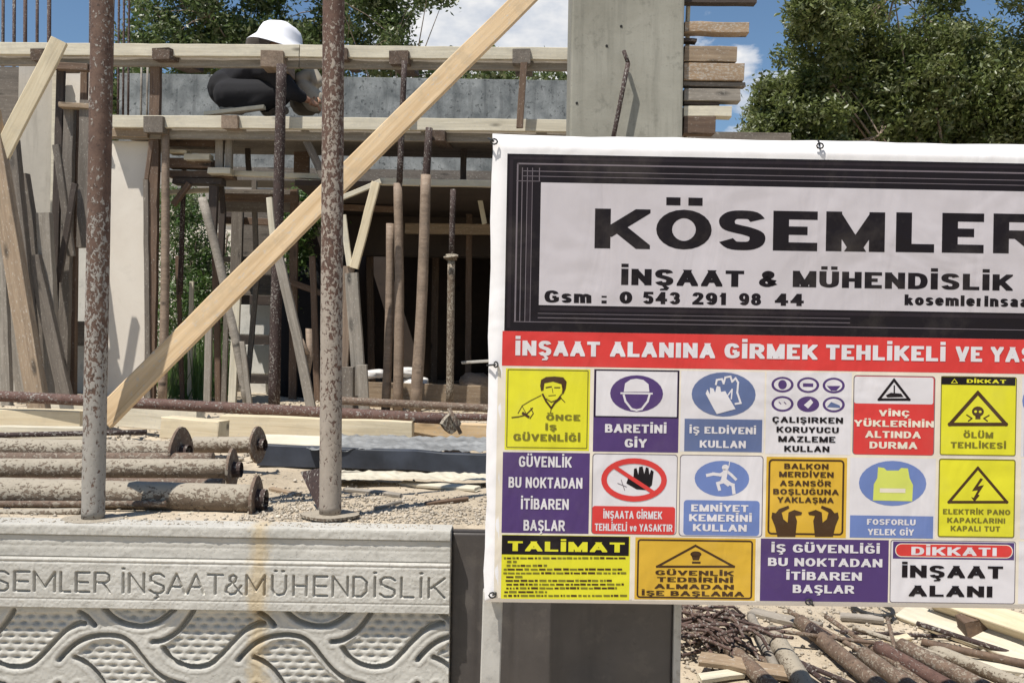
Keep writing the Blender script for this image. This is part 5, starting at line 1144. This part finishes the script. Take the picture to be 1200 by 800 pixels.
gpipe(1056, 756, 1165, 812, .026, RBRN, 'brown pipe in the row of four, third from the left', .03)
gpipe(1092, 760, 1205, 806, .022, RSPL, 'caked pipe in the row of four, rightmost', .02)
gpipe(1080, 752, 1215, 792, .013, BROWN, 'thin brown pole at the far right', .05)
gpipe(900, 760, 1010, 806, .008, RDARK, 'thin dark rod between the caked and the brown pipe', .03)
gpipe(840, 730, 1000, 765, .007, RBRN, 'thin rod lying across the pipes', .08)
gpipe(985, 740, 1150, 752, .007, RDARK, 'thin dark rod lying near the wood chip', .02)
gpipe(1040, 724, 1060, 806, .007, RBRN, 'thin rust rod lying across the row of pipes', .07)
for i, (x0, y0, x1, y1, m_, lab) in enumerate(((812, 722, 960, 812, RBRN, 'thin rusty bar crossing the heap, lowest'), (858, 716, 985, 812, RDARK, 'thin dark bar running down between the heap and the caked pipe'), (925, 716, 1010, 770, RBRN, 'thin rusty bar above the caked pipe mouth'), (968, 722, 1100, 812, RBRN, 'thin rusty bar left of the pipe row'), (1075, 730, 1215, 776, RDARK, 'thin dark bar below the whitish plank'), (1000, 735, 1090, 772, RSPL, 'short caked bar behind the pipe row'))):
    gpipe(x0, y0, x1, y1, .009, m_, lab, .03+.01*(i % 3), .01)
board('timber_board', onG(880, 716, .02), onG(960, 735, .02), .05, .02, GREYL, 'grey splintered board behind the caked pipe', 'board', n=(0, -.3, 1), jit=.004)
board('timber_board', onG(820, 770, .05), onG(930, 790, .03), .06, .02, TAN, 'tan board end under the rebar heap', 'board', n=(0, -.3, 1), jit=.004)
board('timber_board', onG(1120, 775, .02), onG(1200, 785, .02), .06, .02, LIME, 'caked board lying between the pipes at the far right', 'board', n=(0, -.3, 1), jit=.004)
gpipe(948, 735, 968, 752, .022, RDARK, 'short dark pipe stub', .05, ext=.02)
gpipe(880, 722, 910, 790, .016, GREYL, 'pale thin stake lying near the caked pipe', .04, name='timber_stake', ext=.05)
board('timber_board', onG(1060, 716, .03), onG(1230, 776, .05), .02, .09, LIME, 'whitish plank on edge at the lower right', 'board', n=(.4, -1, .1))
a, b = onG(1100, 706, .10), onG(1240, 752, .10)
board('timber_beam', a, b, .07, .10, PALE, 'pale timber beam lying behind the whitish plank', 'beam', n=(.3, -1, 0))
board('timber_beam', onG(1136, 727, .08), onG(1148, 738, .06), .07, .09, BROWN, 'brown block end between the plank and the beam', 'block', n=(.3, -1, 0))
for i, (x0, y0, x1, y1, m, lab) in enumerate(((860, 735, 900, 742, GREYL, 'grey chip of wood near the rebar bundle'), (1040, 752, 1065, 747, PALE, 'pale wood chip on the pipe row'), (985, 722, 1035, 726, GREYL, 'grey lath by the far edge of the ground'), (820, 795, 870, 788, LIME, 'pale slab offcut in the lower corner'))):
    board('wood_chip', onG(x0, y0, .02), onG(x1, y1, .02), .035, .02, m, lab, 'offcut', n=(0, -.3, 1))
mb = MB(); rg = random.Random(8); base = onG(838, 762)
for i in range(46):
    a = Vector((base.x+rg.uniform(-.14, .10), base.y+rg.uniform(-.16, .22), 0)); ang = rg.uniform(-.5, .5)+(1.9 if i % 3 else .4); L = rg.uniform(.12, .42)
    z0 = gz(a.x, a.y)+rg.uniform(.01, .12); pts = [a+Vector((math.cos(ang)*L*(t-.5), math.sin(ang)*L*(t-.5)*.9, z0+rg.uniform(-.008, .008)+.05*math.sin(PI*t)*(i % 2))) for t in np.linspace(0, 1, 6)]
    polyline_tube(mb, pts, .0055, REBAR if i % 4 else RBRN, 6)
o = mb.build('rebar_offcuts', None, (base.x, base.y, base.z), True); o.location = base; tag(o, 'tangled heap of bent rebar offcuts at the gate post', 'rebar heap', kind='stuff')
mb = MB(); c_ = onG(1022, 715, .02)
pts = [c_+Vector((.07*math.cos(a), .12*math.sin(a), .01)) for a in np.linspace(2.6, 7.0, 14)]
polyline_tube(mb, pts, .009, WIRE, 8); o = mb.build('cable_loop', None, tuple(c_), True); o.location = c_; tag(o, 'black cable loop on the ground under the banner', 'cable')
# ---------------------------------------------------------------- vegetation
def leaves(name, blobs, n, size, m, parent, up=.3, shell=.55):
    blobs = np.array(blobs, float); w = blobs[:, 3]*blobs[:, 4]*blobs[:, 5]; w /= w.sum()
    k = RNG.choice(len(blobs), n, p=w); d = RNG.normal(0, 1, (n, 3)); d /= np.linalg.norm(d, axis=1)[:, None]
    rad = shell+(1-shell)*RNG.random(n); rad = np.where(RNG.random(n) < .35, RNG.random(n)**.5, rad)
    # twigs: leaves gather in small clusters
    nc = max(1, n//9); cl_ = RNG.integers(0, nc, n); off_ = RNG.normal(0, 1, (nc, 3)); kk = RNG.choice(len(blobs), nc, p=w)
    dd = RNG.normal(0, 1, (nc, 3)); dd /= np.linalg.norm(dd, axis=1)[:, None]; rr_ = shell+(1-shell)*RNG.random(nc)
    rr_ = np.where(RNG.random(nc) < .4, RNG.random(nc)**.5*1.0, rr_*(1+.18*(RNG.random(nc) < .3)))
    C = blobs[kk, :3]+dd*rr_[:, None]*blobs[kk, 3:6]; pos = C[cl_]+RNG.normal(0, size*1.6, (n, 3))
    nrm = RNG.normal(0, 1, (n, 3)); nrm[:, 2] = np.abs(nrm[:, 2])+up; nrm /= np.linalg.norm(nrm, axis=1)[:, None]
    t = RNG.normal(0, 1, (n, 3)); t -= nrm*(t*nrm).sum(1)[:, None]; t /= np.linalg.norm(t, axis=1)[:, None]; b = np.cross(nrm, t)
    s = size*(.6+.8*RNG.random(n))[:, None]
    V = np.stack([pos-t*s, pos+b*s*.42-nrm*s*.1, pos+t*s, pos-b*s*.42-nrm*s*.1], 1).reshape(-1, 3)-np.array(parent.location)
    Fc = np.arange(n*4).reshape(n, 4); Fc = np.concatenate([Fc[:, [0, 1, 2]], Fc[:, [0, 2, 3]]])
    me = bpy.data.meshes.new(name); me.vertices.add(n*4); me.vertices.foreach_set('co', V.reshape(-1)); me.loops.add(len(Fc)*3); me.loops.foreach_set('vertex_index', Fc.reshape(-1).astype(np.int32))
    me.polygons.add(len(Fc)); me.polygons.foreach_set('loop_start', np.arange(0, len(Fc)*3, 3)); me.update(); me.materials.append(m)
    return link(name, me, parent)
def tree(bx_, by_, blobs, n, size, m, label, name='broadleaf_tree', tr=.14):
    root = empty(name, (bx_, by_, .98), label, 'tree', 'trees beyond the site'); mb = MB()
    top = max(b[2] for b in blobs); zc = min(b[2] for b in blobs)
    fork = Vector((bx_+.1, by_, .98+(zc-.98)*.6)); polyline_tube(mb, [(bx_, by_, .95), (bx_+.04, by_, .98+(zc-.98)*.3), fork], [tr, tr*.85, tr*.75], BARK, 10)
    order = list(blobs); random.Random(int(bx_*10)).shuffle(order)
    for b in order[:6]:
        c = Vector(b[:3]); mid = (fork+c)/2+Vector((RNG.uniform(-.2, .2), RNG.uniform(-.2, .2), .15)); polyline_tube(mb, [fork, mid, c], [tr*.34, tr*.17, tr*.06], BARK, 7)
        near = sorted(blobs, key=lambda o_: (Vector(o_[:3])-c).length)[1:7]
        for o_ in near:
            e = Vector(o_[:3]); polyline_tube(mb, [c, (c+e)/2+Vector((0, 0, .05)), e], [tr*.09, tr*.06, tr*.03], BARK, 5)
    mb.build('trunk', root, tuple(root.location), True); leaves('crown', blobs, n, size, m, root); return root
def clumps(px0, px1, py0, py1, Y, n, r, keep=None, seed=1):
    """many small irregular leaf clumps filling a crown, thinner towards its rim"""
    rg = random.Random(seed); o = []
    while len(o) < n:
        x, y = rg.uniform(px0, px1), rg.uniform(py0, py1)
        if keep and not keep(x, y): continue
        rr = r*rg.uniform(.45, 1.25); o.append(B(x, y, Y+rg.uniform(-1.0, 1.0), rr, rr*rg.uniform(.5, .9)))
    return o
def B(px, py, Y, rx, rz, ry=None): c = P(px, py, Y); return (c.x, Y, c.z, rx*Y/F, ry or rx*Y/F, rz*Y/F)
tree(-3.6, 16.5, clumps(160, 400, -90, 95, 16.3, 80, 24, lambda x, y: y > -80, 5)+[B(300, 60, 16.5, 90, 25)], 48000, .046, LEAF1, 'dense broadleaf tree behind the crouching worker')
tree(-1.9, 15.5, clumps(395, 480, -60, 70, 15.5, 26, 16, None, 6)+clumps(480, 550, -20, 14, 15.4, 10, 9, None, 7), 13000, .042, LEAF1, 'loose overhanging branches of a tree above the diagonal plank', tr=.07)
tree(-5.6, 15, [B(150, 100, 15, 40, 30), B(120, 130, 15, 50, 40)], 3500, .055, LEAF1, 'low leafy tree seen between the rails left of the worker')
tree(-.6, 16, [B(590, 90, 16, 90, 12), B(470, 90, 16, 60, 16)], 3500, .055, LEAF1, 'low treetop peeping over the back shutter panel')
rr2 = lambda x, y: (int(x)*7+int(y)*3) % 5 > 2
edge = lambda x, y: y > 150-(x-862)*1.5 if x < 935 else y > 10+20*math.sin(x*.05)-(x-935)*.15
tree(4.6, 15, clumps(866, 985, -10, 230, 15, 75, 21, edge, 2)+[B(930, 160, 15.3, 55, 50)], 66000, .042, LEAF2, 'olive green tree standing right of the board ends')
tree(6.6, 15.5, clumps(960, 1110, -90, 230, 15.5, 75, 23, lambda x, y: y > -60 or rr2(x, y), 3)+[B(1040, 120, 15.8, 90, 70)], 76000, .043, LEAF2, 'tall olive green tree above the middle of the banner')
tree(8.8, 15.8, clumps(1090, 1330, -80, 230, 15.8, 95, 26, lambda x, y: not (1120 < x < 1165 and y < 25), 4)+[B(1170, 120, 16, 95, 70)], 80000, .043, LEAF2, 'broad olive green tree at the right picture edge')
hd = empty('hedge', (P(220, 400, 11.5).x, 11.5, .98), 'sunlit green hedge seen between the poles', 'hedge')
leaves('foliage', [B(215, 290, 11.5, 40, 60), B(225, 370, 11.4, 55, 60), B(230, 440, 11.3, 60, 45), B(205, 240, 11.6, 40, 25), B(250, 330, 11.6, 40, 60)], 34000, .021, LEAF3, hd, .2, .4)
hb = MB(); 
for i in range(9):
    a = Vector((hd.location.x+RNG.uniform(-.5, .5), 11.5+RNG.uniform(-.15, .15), .95)); polyline_tube(hb, [a, a+Vector((.05, 0, .8)), a+Vector((RNG.uniform(-.2, .2), 0, 1.7))], [.02, .014, .006], BARK, 6)
hb.build('stems', hd, tuple(hd.location), True)
hd2 = empty('shrub', (P(375, 400, 11.8).x-.2, 11.0, .98), 'dark shrub growing under the deck right of the tall post', 'shrub')
leaves('foliage', [B(372, 245, 8.8, 28, 30, .2), B(350, 330, 8.8, 20, 60, .2), B(345, 260, 8.8, 20, 40, .2)], 7000, .02, LEAF3, hd2, .2, .4)
# grass tufts at hedge foot
gr = MB(); rg = random.Random(3)
for i in range(1500):
    y = rg.uniform(8.2, 10.8); x = P(rg.uniform(188, 268), 400, y).x; h = rg.uniform(.15, .5)*(1 if rg.random() < .7 else 1.4); dx = rg.gauss(0, .09); w_ = .006; z = gz(x, y)-.01
    gr.add([(x-w_, y, z), (x+w_, y, z), (x+dx*.5+w_*.6, y+.02, z+h*.6), (x+dx, y+.03, z+h), (x+dx*.5-w_*.6, y+.02, z+h*.6)], [[0, 1, 2, 3, 4]], LEAF3)
tag(gr.build('grass'), 'tall green grass at the foot of the hedge', 'grass', kind='stuff')
hs = empty('distant_house', (P(250, 400, 24).x, 24, .98), 'pale distant house glimpsed through the frame above the hedge', 'house')
hx0, hx1, hz = P(120, 300, 24).x, P(345, 300, 24).x, P(250, 188, 24).z
tri_boxes('wall', (hx0, 24, .98), (hx1, 30, hz), WHITEC, hs)
for px in (160, 205, 250, 300):
    a, b = P(px, 262, 23.98), P(px+22, 222, 23.98); w_ = tri_boxes('window', (a.x, 23.95, a.z), (b.x, 23.995, b.z), DARKW, hs)
mb = MB(); mb.add([(hx0-.3, 23.6, hz), (hx1+.3, 23.6, hz), (hx1+.3, 30.4, hz), (hx0-.3, 30.4, hz), (hx0+2, 27, hz+.5), (hx1-2, 27, hz+.5)], [[0, 1, 5, 4], [2, 3, 4, 5], [1, 2, 5], [3, 0, 4], [3, 2, 1, 0]], TAN)
mb.build('roof', hs, tuple(hs.location))
# far wood closing the horizon
fw = empty('treeline', (0, 45, .98), 'distant green line of trees on the horizon', 'trees'); fw['kind'] = 'stuff'
bl = [(x, 45+RNG.uniform(-2, 2), 2.4+RNG.uniform(0, 1.6), 3.2, 2.0, 2.0+RNG.uniform(0, 1.2)) for x in np.arange(-46, 47, 3.0)]
lv = leaves('foliage', bl, 26000, .28, LEAF1, fw, .3, .5)
